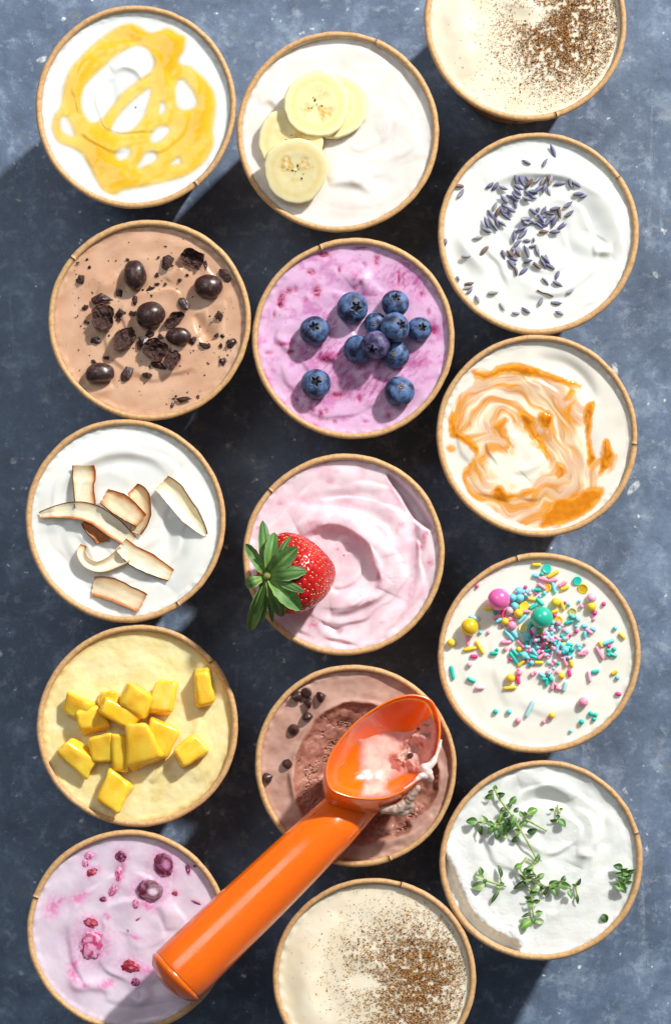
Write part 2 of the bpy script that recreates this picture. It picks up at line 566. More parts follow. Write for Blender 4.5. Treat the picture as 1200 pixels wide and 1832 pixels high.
# --- lavender
Z4 = lambda p: zpts(p, 770, 220)
def h_lav(x, y):
    h = 1.2 * fbm(x / 90, y / 90, 41, 2) + swirl(x, y, 985, 430, 46, 3.6, -1, 611)
    h += fold(x, y, Z4([(300, 330), (420, 280), (560, 262), (720, 282), (830, 330), (930, 380)]), 7, 30, 5)
    h += fold(x, y, Z4([(560, 450), (700, 390), (850, 375), (960, 430), (1015, 540), (1000, 650), (960, 695)]), 34, 18, 5.5)
    h += fold(x, y, Z4([(870, 690), (930, 686), (975, 690)]), 5, 12, 5)
    h += fold(x, y, Z4([(165, 560), (190, 650), (240, 720), (310, 775)]), 14, 5, 5)
    h += ridge(x, y, Z4([(660, 520), (700, 640), (780, 700), (880, 740)]), 14, -2.5)
    return h
ice('lavender', h_lav, c_white(4, (236, 238, 234), (230, 233, 230)), M_ice_smooth, 'swirled white ice cream sprinkled with lavender buds')

# --- chocolate bean
Z5 = lambda p: zpts(p, 70, 380)
def h_bean(x, y):
    h = 1.6 * fbm(x / 75, y / 75, 51, 2) + swirl(x, y, 280, 560, 44, 2.8, 1, 651) + 0.15 * fbm(x / 14, y / 14, 55, 2)
    h += fold(x, y, Z5([(840, 540), (860, 600), (890, 660), (900, 700)]), 5, 16, -6)
    h += ridge(x, y, Z5([(690, 360), (720, 320), (760, 290)]), 8, 3)
    h += ridge(x, y, Z5([(300, 360), (380, 380), (430, 330)]), 12, 2.5)
    h += fold(x, y, Z5([(240, 940), (320, 960), (400, 930)]), 6, 14, 3)
    return h
def c_bean(x, y, z):
    c = np.tile(s2l((216, 176, 146)), (len(x), 1))
    c = mixc(c, s2l((204, 160, 130)), np.clip(0.45 + fbm(x / 60, y / 60, 57, 3), 0, 1))
    sp = pn(x / 2.2, y / 2.2, 61)
    return mixc(c, s2l((120, 80, 62)), 0.35 * sm(0.55, 0.8, sp))
ice('bean', h_bean, c_bean, M_ice, 'light coffee brown ice cream strewn with chocolate beans and shards')

# --- blueberry
Z6 = lambda p: zpts(p, 440, 410)
BLUE_SPOTS = [(380, 330, 26, 36, 1), (350, 225, 26, 20, .9), (415, 130, 36, 16, 1.1), (700, 160, 16, 32, .9), (190, 370, 24, 44, .9), (180, 405, 14, 14, 1.3),
              (500, 215, 9, 20, 1), (230, 325, 20, 20, .8), (265, 320, 12, 16, .6), (315, 375, 18, 16, .5), (1010, 535, 24, 26, 1), (240, 655, 26, 12, 1.1),
              (200, 615, 40, 12, .9), (430, 690, 46, 22, 1), (490, 885, 34, 16, 1), (400, 990, 14, 24, 1), (475, 1030, 14, 12, .8), (430, 970, 12, 16, .8),
              (610, 910, 16, 20, .7), (945, 345, 24, 16, .7), (820, 260, 9, 40, .9), (360, 970, 14, 14, .7), (275, 915, 10, 10, .8), (620, 95, 40, 8, .9),
              (150, 455, 10, 22, .5), (770, 1000, 20, 16, .8), (640, 1030, 16, 10, .5), (120, 660, 22, 10, .6), (980, 440, 12, 18, .7), (635, 185, 14, 16, .6)]
def h_blue(x, y):
    h = 2.2 * fbm(x / 65, y / 65, 71, 2) + swirl(x, y, 600, 620, 46, 3.0, 1, 701) + 0.3 * fbm(x / 16, y / 16, 75, 3)
    h += fold(x, y, Z6([(560, 300), (610, 262), (640, 290), (640, 350)]), 6, 18, 4)
    h += fold(x, y, Z6([(390, 680), (450, 690), (530, 700), (640, 730)]), 5, 22, 4)
    h += fold(x, y, Z6([(160, 560), (210, 620), (240, 640)]), 5, 14, 3)
    h -= 1.6 * sum(np.exp(-(((x - 440 - a / 3) / (w / 3)) ** 2 + ((y - 410 - b / 3) / (v / 3)) ** 2)) for a, b, w, v, k in BLUE_SPOTS)
    return h
def c_blue(x, y, z):
    c = np.tile(s2l((222, 182, 216)), (len(x), 1))
    n = fbm(x / 38, y / 30, 77, 5, 0.6)
    c = mixc(c, s2l((198, 108, 176)), 0.65 * sm(0.0, 0.8, n))
    big = sum(np.exp(-(((x - 440 - a / 3) / (w / 3)) ** 2 + ((y - 410 - b / 3) / (v / 3)) ** 2)) for a, b, w, v in
              [(720, 800, 170, 120), (870, 250, 140, 120), (580, 290, 60, 70), (330, 900, 110, 100), (560, 840, 120, 70), (500, 700, 120, 70), (330, 640, 110, 60), (450, 500, 60, 90), (900, 700, 80, 60)])
    st = sm(0.15, 0.9, fbm((x + y) / 9, (x - y) / 26, 79, 4, 0.65) + 0.25)
    c = mixc(c, s2l((178, 62, 138)), np.clip(big, 0, 1) * (0.25 + 0.6 * st))
    f = sum(k * np.exp(-((((x - 440 - a / 3) / (w / 3)) ** 2 + ((y - 410 - b / 3) / (v / 3)) ** 2)) ** 1.3) for a, b, w, v, k in BLUE_SPOTS)
    f = f * (0.75 + 0.6 * pn(x / 4, y / 4, 83))
    c = mixc(c, s2l((186, 40, 110)), np.clip(f * 1.3, 0, 0.9))
    c = mixc(c, s2l((96, 16, 58)), np.clip(f * 1.5 - 0.75, 0, 0.95))
    fl = sm(0.62, 0.8, pn(x / 2.3, y / 2.3, 87)) * sm(-0.1, 0.5, pn(x / 26, y / 26, 88))
    return mixc(c, s2l((120, 30, 90)), 0.75 * fl)
ice('blueberry', h_blue, c_blue, M_ice, 'pink purple ice cream streaked with magenta berry juice')

# --- caramel swirl
KC = 1200 / 410.0
Z7 = lambda p: zpts(p, 760, 580, KC)
CAR_OUT = cr(Z7([(245, 235), (300, 225), (340, 240), (400, 205), (480, 195), (560, 215), (650, 250), (740, 280), (820, 320), (800, 380), (835, 425), (880, 395), (892, 420), (872, 500), (870, 600), (890, 690), (925, 690), (932, 620), (952, 592), (975, 620), (990, 675), (1015, 685), (985, 760), (905, 835), (945, 860), (905, 945), (800, 1020), (700, 1060), (600, 1070), (500, 1045), (400, 1000), (345, 955), (300, 925), (240, 890), (200, 820), (200, 760), (245, 705), (258, 650), (195, 610), (130, 580), (125, 500), (145, 440), (170, 370), (240, 320), (262, 290)]), 3, True)
CAR_WHITE = cr(Z7([(420, 530), (480, 545), (560, 620), (620, 700), (630, 760), (560, 810), (470, 835), (380, 800), (340, 730), (355, 680), (455, 690), (470, 640)]), 4, True)
CAR_POOLS = [
    ([(245, 240), (330, 250), (400, 212), (500, 202), (620, 245), (740, 280), (825, 318), (760, 322), (650, 285), (540, 268), (430, 250), (330, 285), (270, 275)], 1.0),
    ([(838, 435), (885, 400), (874, 500), (868, 620), (890, 700), (855, 745), (852, 600), (838, 490)], 1.25),
    ([(925, 650), (952, 600), (980, 650), (992, 690), (960, 750), (912, 790), (922, 720)], 1.25),
    ([(620, 1000), (680, 925), (760, 905), (860, 855), (940, 862), (900, 940), (800, 1010), (700, 1050), (600, 1065)], 0.85),
    ([(125, 500), (148, 455), (172, 540), (272, 625), (268, 690), (230, 640), (160, 590), (130, 580)], 1.0),
    ([(200, 780), (262, 700), (262, 750), (222, 800), (252, 875), (320, 912), (290, 925), (220, 870)], 0.8),
    ([(345, 890), (390, 842), (432, 880), (480, 885), (520, 865), (590, 870), (470, 912), (400, 932)], 1.1),
    ([(488, 458), (540, 465), (578, 510), (566, 535), (622, 620), (645, 705), (600, 640), (540, 560)], 1.05),
    ([(598, 472), (638, 448), (672, 480), (660, 520), (632, 548), (602, 520)], 1.2),
    ([(735, 440), (790, 395), (770, 430), (755, 480), (768, 515), (742, 492)], 1.0),
    ([(695, 715), (735, 750), (712, 800), (688, 790)], 0.9),
    ([(770, 330), (788, 350), (760, 385), (728, 395), (745, 360)], 0.9),
    ([(115, 640), (140, 620), (168, 645), (150, 672), (118, 668)], 0.45),
    ([(360, 520), (420, 480), (440, 500), (410, 545), (450, 600), (470, 650), (430, 610), (370, 560)], 0.7),
]
CAR_POOLS = [(cr(Z7(p), 4, True), k) for p, k in CAR_POOLS]
def car_fields(x, y):
    wx = x + 5 * fbm(x / 16, y / 16, 91, 3); wy = y + 5 * fbm(x / 16, y / 16, 95, 3)
    inside = sm(-2.0, 2.5, sdf(wx * 0.4 + x * 0.6, wy * 0.4 + y * 0.6, CAR_OUT))
    white = sm(-10, 9, sdf(wx, wy, CAR_WHITE))
    pool = np.zeros_like(x)
    for p, k in CAR_POOLS:
        pool = np.maximum(pool, k * sm(-4.5, 5.5, sdf(0.5 * wx + 0.5 * x, 0.5 * wy + 0.5 * y, p)))
    return inside, white, pool
def h_car(x, y):
    h = 1.2 * fbm(x / 90, y / 90, 101, 2) + swirl(x, y, 930, 800, 44, 2.6, -1, 661)
    h += fold(x, y, Z7([(560, 185), (700, 195), (800, 250), (860, 330), (890, 420)]), 22, 12, -4.5)
    h += ridge(x, y, Z7([(470, 560), (540, 640), (580, 720), (520, 790)]), 16, 3)
    return h
def c_car(x, y, z):
    cx, cy = 955, 770
    c = np.tile(s2l((238, 233, 222)), (len(x), 1))
    c = mixc(c, s2l((228, 224, 214)), np.clip(0.4 + fbm(x / 60, y / 60, 103, 3), 0, 1))
    inside, white, pool = car_fields(x, y)
    # drawn-out bands of syrup wound round the white middle
    lx = x + 16 * fbm(x / 62, y / 62, 105, 2); ly = y + 16 * fbm(x / 62, y / 62, 106, 2)
    dw = -sdf(lx, ly, CAR_WHITE)
    a = np.arctan2(ly - 795, lx - 925)
    q = dw / 13.0 + 0.55 * a
    ring_x, ring_y = np.cos(a) * 1.6, np.sin(a) * 1.6
    streak = pn(q * 0.62 + ring_x * 0.5, ring_y + 3.0, 107) + 0.55 * pn(q * 1.5 + ring_x, ring_y * 1.4, 108) + 0.3 * pn(q * 3.4, ring_x + ring_y, 109)
    sw = np.clip(0.5 + 0.75 * streak, 0, 1)
    fine = sm(0.62, 0.95, 1 - np.abs(pn(q * 2.1 + ring_x * .7, ring_y * 1.3, 110)) * 2.2)
    sc = mixc(np.tile(s2l((243, 224, 190)), (len(x), 1)), s2l((230, 188, 138)), sm(0.2, 0.7, sw))
    sc = mixc(sc, s2l((226, 186, 156)), 0.75 * sm(-0.1, 0.4, fbm(x / 45 + 9, y / 45, 111, 2)))
    sc = mixc(sc, s2l((228, 158, 66)), 0.9 * sm(0.62, 0.9, sw))
    sc = mixc(sc, s2l((200, 134, 84)), 0.45 * fine * sm(0.3, 0.6, sw))
    sc = mixc(sc, s2l((250, 244, 232)), 0.6 * sm(0.26, 0.05, sw))
    sc = mixc(sc, s2l((240, 176, 60)), 0.55 * np.exp(-((dw - 3) / 9) ** 2) * sm(-.3, .3, pn(ring_x * 1.3, ring_y * 1.3 + 5, 112)))
    sc = mixc(sc, s2l((248, 244, 230)), white * 0.95)
    c = mixc(c, sc, inside) if False else c * (1 - inside[:, None]) + sc * inside[:, None]
    am = mixc(np.tile(s2l((250, 178, 40)), (len(x), 1)), s2l((232, 146, 26)), np.clip(.5 + 1.2 * fbm(x / 24, y / 24, 115, 2), 0, 1))
    am = mixc(am, s2l((176, 92, 18)), np.clip(pool - 0.85, 0, 1) * 1.8 * (0.7 + 0.5 * pn(x / 9, y / 9, 113)))
    pe = np.clip(pool, 0, 1)
    rim = sm(0.15, 0.5, pool) * sm(0.95, 0.5, pool)
    c = c * (1 - pe[:, None]) + am * pe[:, None]
    return mixc(c, s2l((214, 132, 44)), 0.4 * rim)
M_caramel = icemat('caramel_ice_cream', 0.24, 0.05, 900, 0.0002, sss=0.4, spec=0.5)
car = ice('caramel', h_car, c_car, M_caramel, 'white ice cream marbled with amber caramel sauce', rings=190, seg=560)

# --- coconut
Z8 = lambda p: zpts(p, 20, 740)
def h_coc(x, y):
    h = 1.0 * fbm(x / 90, y / 90, 121, 2) + swirl(x, y, 225, 925, 40, 2.6, 1, 621)
    h += fold(x, y, Z8([(225, 640), (225, 480), (300, 340), (430, 245), (600, 205), (760, 235), (860, 330)]), 8, 36, 4.5)
    h += fold(x, y, Z8([(860, 330), (1000, 480), (1020, 650), (960, 820), (860, 940)]), 40, 20, 4)
    h += fold(x, y, Z8([(840, 560), (850, 680), (830, 800), (760, 880)]), 9, 30, -3.5)
    h += fold(x, y, Z8([(240, 600), (300, 770), (420, 880), (560, 920)]), 24, 12, -4)
    h += ridge(x, y, Z8([(380, 990), (430, 950), (460, 970)]), 10, -3)
    return h
ice('coconut', h_coc, c_white(6, (236, 237, 233), (230, 233, 231)), M_ice_smooth, 'smooth white ice cream swept in a ring under coconut flakes')

# --- strawberry
Z9 = lambda p: zpts(p, 410, 800)
SB_GAP = cr(Z9([(850, 150), (900, 175), (990, 260), (1060, 360), (1090, 435), (1010, 400), (930, 280)]), 4, True)
def h_str(x, y):
    h = 1.6 * fbm(x / 80, y / 80, 131, 2) + swirl(x, y, 620, 1010, 34, 4.5, -1, 631, 170) + 0.15 * fbm(x / 15, y / 15, 135, 2)
    h += fold(x, y, Z9([(380, 470), (440, 440), (520, 412), (600, 418), (690, 465), (760, 530), (775, 610), (818, 700), (800, 760)]), 6, 36, 11)
    h -= 7 * sm(-6, 22, sdf(x, y, cr(Z9([(420, 470), (560, 425), (700, 490), (765, 600), (800, 720), (740, 800), (600, 790), (450, 700)]), 4, True)))
    h += fold(x, y, Z9([(545, 888), (640, 872), (720, 835), (800, 800), (870, 720)]), 5, 18, 7)
    h += fold(x, y, Z9([(290, 250), (420, 285), (560, 300), (680, 340), (790, 430), (860, 560)]), 10, 22, -3.5)
    h += fold(x, y, Z9([(850, 160), (905, 265), (975, 345), (995, 480), (995, 640), (960, 860)]), 16, 8, -5)
    h += ridge(x, y, Z9([(300, 170), (500, 130), (700, 150)]), 12, 2.5)
    h += fold(x, y, Z9([(520, 940), (580, 990), (600, 1005)]), 4, 9, -3)
    h -= 14 * sm(-4, 6, sdf(x, y, SB_GAP))
    return h
def c_str(x, y, z):
    c = np.tile(s2l((240, 219, 227)), (len(x), 1))
    c = mixc(c, s2l((230, 198, 210)), np.clip(0.3 + 0.9 * fbm(x / 40, y / 40, 137, 4), 0, 1))
    for p, w, k in [(Z9([(410, 470), (480, 430), (560, 420), (650, 460), (740, 530), (770, 620), (810, 710), (800, 750)]), 7, 0.55),
                    (Z9([(560, 890), (660, 865), (740, 830), (800, 805)]), 5, 0.5), (Z9([(860, 170), (910, 290), (985, 380), (995, 600), (960, 850)]), 7, 0.5),
                    (Z9([(230, 300), (330, 275), (440, 290), (560, 310)]), 6, 0.3), (Z9([(390, 120), (500, 115), (580, 125)]), 5, 0.35), (Z9([(430, 860), (460, 940), (480, 990)]), 6, 0.5)]:
        d, s, t = polyd(x, y, cr(p, 6))
        c = mixc(c, s2l((196, 128, 154)), k * np.exp(-(d / w) ** 2) * (0.6 + 0.5 * pn(x / 8, y / 8, 139)))
    for a, b, w, v, k in [(1045, 490, 14, 34, .9), (1025, 535, 22, 14, .8), (1080, 620, 18, 22, .9), (925, 415, 22, 18, .6), (900, 450, 10, 16, .5), (540, 180, 20, 14, .6), (440, 405, 26, 24, .5),
                          (800, 690, 10, 24, .7), (580, 545, 10, 8, .8), (630, 515, 12, 6, .5), (450, 950, 30, 18, .7), (580, 990, 14, 14, .6), (150, 430, 14, 8, .7), (610, 1050, 40, 8, .4), (960, 300, 12, 10, .6), (820, 940, 20, 10, .4), (930, 620, 24, 10, .4), (270, 300, 18, 10, .5), (1060, 460, 10, 12, .8)]:
        d2 = ((x - 410 - a / 3) / (w / 3)) ** 2 + ((y - 800 - b / 3) / (v / 3)) ** 2
        c = mixc(c, s2l((206, 60, 110)), k * np.exp(-d2) * (0.7 + 0.5 * pn(x / 4, y / 4, 141)))
    c = mixc(c, s2l((196, 172, 178)), 0.7 * sm(-2, 4, sdf(x, y, SB_GAP)))
    fl = sm(0.6, 0.8, pn(x / 2.4, y / 2.4, 143)) * sm(0, 0.5, pn(x / 22, y / 22, 145))
    return mixc(c, s2l((170, 90, 110)), 0.5 * fl)
ice('strawberry', h_str, c_str, M_ice, 'pale pink ice cream with a deep curled swirl', rings=130, seg=420)

# --- sprinkles base
Z10 = lambda p: zpts(p, 760, 970)
def h_spr(x, y):
    h = 0.8 * fbm(x / 90, y / 90, 151, 2) + swirl(x, y, 960, 1180, 60, 1.8, 1, 641)
    h += fold(x, y, Z10([(560, 860), (700, 890), (860, 870), (980, 800)]), 30, 12, 2.2)
    h += ridge(x, y, Z10([(300, 660), (380, 690), (420, 740)]), 16, 1.6)
    return h
ice('sprinkle', h_spr, c_white(8, (240, 238, 229), (235, 233, 224)), M_ice_smooth, 'smooth cream white ice cream under pastel sprinkles')

# --- mango
Z11 = lambda p: zpts(p, 40, 1100)
def h_man(x, y):
    h = 1.8 * fbm(x / 60, y / 60, 161, 3) + 0.4 * fbm(x / 11, y / 11, 165, 3)
    h += fold(x, y, Z11([(810, 740), (770, 800), (720, 860), (690, 905)]), 4, 5, 3.5)
    h += fold(x, y, Z11([(960, 560), (930, 640), (900, 700)]), 5, 14, 2.6)
    h += fold(x, y, Z11([(900, 900), (980, 840), (1040, 740)]), 8, 20, 2)
    return h
def c_man(x, y, z):
    c = np.tile(s2l((240, 229, 180)), (len(x), 1))
    c = mixc(c, s2l((236, 220, 158)), np.clip(0.4 + fbm(x / 45, y / 45, 167, 4), 0, 1))
    sp = pn(x / 2.4, y / 2.4, 169) + 0.5 * pn(x / 30, y / 30, 171)
    c = mixc(c, s2l((222, 196, 118)), 0.6 * sm(0.6, 0.9, sp))
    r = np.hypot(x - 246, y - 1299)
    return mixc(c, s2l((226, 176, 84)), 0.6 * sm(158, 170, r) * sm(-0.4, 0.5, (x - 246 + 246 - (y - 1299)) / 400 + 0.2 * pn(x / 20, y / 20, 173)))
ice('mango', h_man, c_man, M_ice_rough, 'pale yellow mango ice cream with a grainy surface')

# --- scooped chocolate
Z12 = lambda p: zpts(p, 440, 1170)
CRATER = cr(Z12([(285, 860), (258, 740), (250, 640), (285, 490), (390, 330), (530, 258), (650, 262), (760, 300), (900, 400), (1020, 560), (1040, 700), (1000, 820), (890, 905), (880, 960), (720, 1010), (600, 1035), (470, 1010), (360, 940)]), 4, True)
def h_sco(x, y):
    s = sdf(x + 3 * pn(x / 16, y / 16, 181), y + 3 * pn(x / 16, y / 16, 182), CRATER)
    ins = sm(-3, 10, s)
    h = 1.8 * fbm(x / 60, y / 60, 183, 3)
    deep = 8 * sm(0, 12, s) + 34 * sm(5, 80, s)
    a = ((x - 640) * 0.72 + (y - 1370) * 0.69)
    rough = 1.6 * fbm(x / 30, y / 30, 185, 3, 0.5) + .25 * fbm(x / 6, y / 6, 186, 2)
    cracks = -4.5 * sm(0.86, 0.97, 1 - np.abs(fbm(x / 15 + 0.3 * y / 15, y / 11, 187, 3))) * sm(0.0, 0.3, pn(x / 30, y / 30, 189))
    steps = 1.2 * fbm(a / 12, (x - y) / 80, 191, 2)
    h = h - deep + ins * (rough + cracks + steps)
    h += ridge(x, y, CRATER[:46], 6, 3.0, 1)
    h += fold(x, y, Z12([(180, 700), (230, 640), (260, 760), (285, 850)]), 5, 12, 3)
    h += fold(x, y, Z12([(700, 1030), (800, 1000), (900, 960), (1000, 860)]), 10, 6, 4)
    h += fold(x, y, Z12([(520, 150), (640, 130), (760, 160)]), 14, 8, 1.5)
    return h
def c_sco(x, y, z):
    s = sdf(x + 3 * pn(x / 16, y / 16, 181), y + 3 * pn(x / 16, y / 16, 182), CRATER)
    c = np.tile(s2l((200, 163, 148)), (len(x), 1))
    c = mixc(c, s2l((178, 136, 120)), np.clip(0.4 + fbm(x / 45, y / 25, 193, 3), 0, 1))
    i = np.tile(s2l((184, 134, 117)), (len(x), 1))
    i = mixc(i, s2l((152, 102, 88)), np.clip(0.45 + fbm(x / 22, y / 22, 195, 5, 0.6), 0, 1))
    return c * (1 - sm(-2, 4, s))[:, None] + i * sm(-2, 4, s)[:, None]
ice('scoop', h_sco, c_sco, M_ice_choc, 'chocolate ice cream with a rough scooped hollow', rings=170, seg=480)

# --- thyme
Z13 = lambda p: zpts(p, 770, 1340)
TH_EDGE = cr(Z13([(60, 560), (95, 600), (130, 680), (165, 770), (215, 870), (290, 950), (400, 1015), (470, 1060), (430, 1110), (250, 1050), (100, 900), (40, 700)]), 4, True)
def h_thy(x, y):
    h = 2.0 * fbm(x / 70, y / 70, 201, 2) + swirl(x, y, 985, 1480, 48, 5.0, -1, 671) + 0.3 * fbm(x / 13, y / 13, 205, 3)
    h += fold(x, y, Z13([(480, 200), (560, 175), (650, 195), (720, 235), (750, 280)]), 10, 24, 5)
    h += fold(x, y, Z13([(490, 330), (520, 290), (600, 270), (690, 280), (760, 320)]), 5, 14, -5)
    h += fold(x, y, Z13([(760, 320), (850, 380), (870, 470), (830, 570), (800, 640)]), 24, 9, 5)
    h += fold(x, y, Z13([(780, 560), (830, 570), (880, 575)]), 5, 9, 3)
    h += fold(x, y, Z13([(620, 890), (680, 880), (720, 830), (760, 800)]), 10, 5, 3)
    h += fold(x, y, Z13([(420, 900), (460, 960), (480, 1040)]), 10, 5, 3)
    s = sdf(x + 3 * pn(x / 6, y / 6, 207), y + 3 * pn(x / 6, y / 6, 208), TH_EDGE)
    h -= 15 * sm(-5, 5, s)
    h += 3.5 * np.exp(-((s + 9) / 12) ** 2) + sm(-60, -4, s) * (1 - sm(-4, 0, s)) * .7 * fbm(x / 6, y / 6, 209, 3)
    return h
ice('thyme', h_thy, c_white(10, (236, 238, 235), (230, 233, 231)), M_ice_rough, 'lumpy bright white ice cream under thyme sprigs', rings=130, seg=420)

# --- cherry
Z14 = lambda p: zpts(p, 30, 1460)
CH = [(230, 460, 26, 12, -30, 's'), (310, 800, 16, 40, 0, 's'), (420, 640, 60, 20, 15, 's'), (700, 480, 40, 20, 30, 's'), (560, 270, 16, 60, 5, 's'), (690, 830, 30, 20, 0, 's'),  # x, y, half sizes, angle, kind   (kind: d dark cherry, p pink pulp, r red, s stain only)
    (790, 262, 54, 66, -20, 'd'), (715, 400, 70, 56, 10, 'd'), (560, 215, 30, 30, 0, 'd'), (548, 318, 20, 46, 10, 'p'), (520, 395, 20, 36, 30, 'p'),
    (465, 447, 20, 16, 0, 'd'), (388, 214, 26, 20, 0, 'p'), (370, 255, 18, 22, 0, 'p'), (402, 302, 34, 20, -25, 'r'), (190, 495, 30, 42, 20, 's'),
    (395, 572, 40, 28, 10, 'r'), (400, 690, 74, 76, 20, 'p'), (612, 806, 54, 34, 8, 'r'), (638, 892, 24, 22, 0, 'd'), (480, 905, 40, 18, -20, 's'),
    (300, 850, 22, 50, -15, 's'), (365, 912, 20, 12, 0, 's'), (918, 285, 12, 30, -10, 'd'), (958, 268, 12, 8, 0, 'd'), (850, 415, 17, 13, 0, 'r'),
    (965, 465, 28, 7, 25, 'd'), (650, 555, 14, 5, -35, 'r'), (335, 440, 40, 22, -20, 's'), (480, 540, 14, 18, 0, 's'), (620, 650, 40, 8, 15, 's'), (640, 470, 16, 26, 10, 'p')]
def ch_field(x, y, kinds, g=1.0):
    f = np.zeros_like(x)
    for a, b, w, v, an, k in CH:
        if k not in kinds: continue
        t = math.radians(an); dx = x - 30 - a / 3; dy = y - 1460 - b / 3
        u_ = (dx * math.cos(t) + dy * math.sin(t)) / (w / 3 * g); v_ = (-dx * math.sin(t) + dy * math.cos(t)) / (v / 3 * g)
        f = np.maximum(f, np.exp(-(u_ * u_ + v_ * v_)))
    return f
def h_che(x, y):
    h = 2.2 * fbm(x / 70, y / 70, 211, 2) + swirl(x, y, 240, 1670, 50, 3.0, 1, 681) + 0.2 * fbm(x / 14, y / 14, 215, 2)
    h += fold(x, y, Z14([(770, 470), (800, 530), (805, 620)]), 8, 16, 3)
    h += fold(x, y, Z14([(590, 960), (650, 1000), (690, 980), (720, 940)]), 6, 16, 3.5)
    h += fold(x, y, Z14([(280, 860), (320, 920), (400, 920), (520, 940)]), 6, 14, 3)
    return h
def c_che(x, y, z):
    c = np.tile(s2l((226, 213, 228)), (len(x), 1))
    c = mixc(c, s2l((216, 200, 218)), np.clip(0.4 + fbm(x / 55, y / 55, 217, 3), 0, 1))
    f = ch_field(x, y, 'dprs', 1.45) * (0.65 + 0.7 * fbm(x / 7, y / 7, 219, 3))
    c = mixc(c, s2l((226, 120, 186)), np.clip(f * 0.95, 0, 0.8))
    f = ch_field(x, y, 's', 0.8) * (0.7 + 0.8 * pn(x / 4, y / 4, 221))
    return mixc(c, s2l((214, 92, 158)), np.clip(f * 0.5, 0, 0.6))
ice('cherry', h_che, c_che, M_ice, 'pale lavender ice cream with cherry pieces worked in')

# ================================================================== toppings
# ------------------------------------------------------------------ honey drizzle
def build_honey():
    Z = lambda p: cr(zpts(p, 40, 0), 4, True)
    out = Z([(590, 105), (640, 128), (690, 155), (740, 140), (790, 130), (840, 160), (885, 185), (880, 260), (852, 320), (910, 340), (980, 400), (1035, 470), (1050, 560), (1035, 680), (1035, 770), (1000, 850), (930, 920), (850, 960), (700, 1000), (550, 1025), (510, 1050), (440, 1040), (390, 980), (350, 900), (310, 830), (250, 795), (185, 765), (150, 700), (150, 630), (190, 560), (210, 450), (250, 350), (350, 240), (440, 165), (520, 120)])
    holes = [Z(p) for p in ([(600, 245), (660, 255), (700, 310), (690, 370), (620, 420), (530, 490), (470, 570), (420, 630), (370, 645), (330, 600), (320, 520), (350, 440), (430, 360), (510, 290)],
        [(680, 475), (665, 560), (630, 640), (570, 695), (510, 700), (480, 690), (520, 610), (600, 530)],
        [(832, 440), (870, 430), (930, 530), (910, 570), (850, 575), (825, 530)], [(205, 640), (230, 625), (270, 700), (265, 720), (215, 695)],
        [(690, 730), (720, 685), (770, 675), (780, 700), (740, 745), (700, 755)], [(505, 820), (540, 790), (572, 800), (560, 835), (520, 845)],
        [(640, 860), (665, 815), (705, 815), (712, 845), (670, 875), (622, 888)], [(735, 590), (745, 545), (762, 570), (746, 600)], [(802, 872), (835, 843), (842, 865)])]
    g = 1.25
    xs = np.arange(84, 396, g); ys = np.arange(28, 356, g)
    X, Y = np.meshgrid(xs, ys); x = X.ravel(); y = Y.ravel()
    d = sdf(x, y, out)
    for h_ in holes: d = np.minimum(d, -sdf(x, y, h_) + 3.0)
    d = d + 1.2 + 0.9 * pn(x / 16, y / 16, 301)
    th = 4.6 * (1 - np.exp(-np.clip(d, 0, None) / 9.0))
    deep = sum(k * np.exp(-(((x - 40 - a / 3) / (w / 3)) ** 2 + ((y - b / 3) / (v / 3)) ** 2)) for a, b, w, v, k in
               [(800, 240, 90, 90, 1.0), (600, 160, 110, 45, .9), (400, 830, 90, 110, 1.0), (930, 640, 60, 80, 1.0), (760, 330, 90, 70, .8), (270, 470, 60, 110, .6), (980, 500, 50, 90, .5), (520, 960, 90, 50, .6), (340, 330, 60, 70, .4), (620, 900, 300, 90, .2), (900, 850, 60, 60, .3)])
    th = 0.45 * th * (0.75 + 0.75 * deep) + 0.35 * fbm(x / 22, y / 22, 305, 2) * sm(2, 8, d)
    base = HF['honey'](x, y)
    z = base + np.where(d > 0, np.clip(th, 0.05, None), -1.2)
    tn = np.clip((th / 0.45 - 1.0) / 6.0, 0, 1)
    col = mixc(np.tile(s2l((246, 214, 98)), (len(x), 1)), s2l((240, 192, 44)), sm(0.05, 0.5, tn))
    col = mixc(col, s2l((236, 178, 16)), sm(0.5, 1.0, tn))
    fl = sm(0.72, 0.85, pn(x / 2.6, y / 2.6, 307)) * sm(0.1, 0.5, pn(x / 15, y / 15, 309))
    col = mixc(col, s2l((190, 130, 30)), 0.5 * fl)
    nx = len(xs); F = grid_faces(len(ys), nx, False)
    keep = (d[F] > -1.4).all(1)
    F = F[keep]
    used = np.unique(F); mp = -np.ones(len(x), int); mp[used] = np.arange(len(used))
    V = np.stack([x - 600, 916 - y, z], -1)[used]
    alpha = sm(0.0, 13.0, d)[used]
    m = bpy.data.materials.new('honey'); m.use_nodes = True
    nt = m.node_tree; N = nt.nodes; L = nt.links; b = N['Principled BSDF']
    a = N.new('ShaderNodeAttribute'); a.attribute_name = 'Col'
    L.new(a.outputs['Color'], b.inputs['Base Color'])
    b.inputs['Roughness'].default_value = 0.16
    b.inputs['Subsurface Weight'].default_value = 0.15; b.inputs['Subsurface Radius'].default_value = (1, 0.7, 0.25); b.inputs['Subsurface Scale'].default_value = 0.0012
    t = N.new('ShaderNodeAttribute'); t.attribute_name = 'cover'
    L.new(t.outputs['Fac'], b.inputs['Alpha'])
    o = obj('honey_drizzle', V, mp[F][:, ::-1], m, base=(242.5 - 600, 916 - 190, LEVEL), col=col[used], attrs={'cover': alpha * 0.96})
    tagit(o, 'glossy golden honey drizzled in loops over the white ice cream', 'honey')
build_honey()

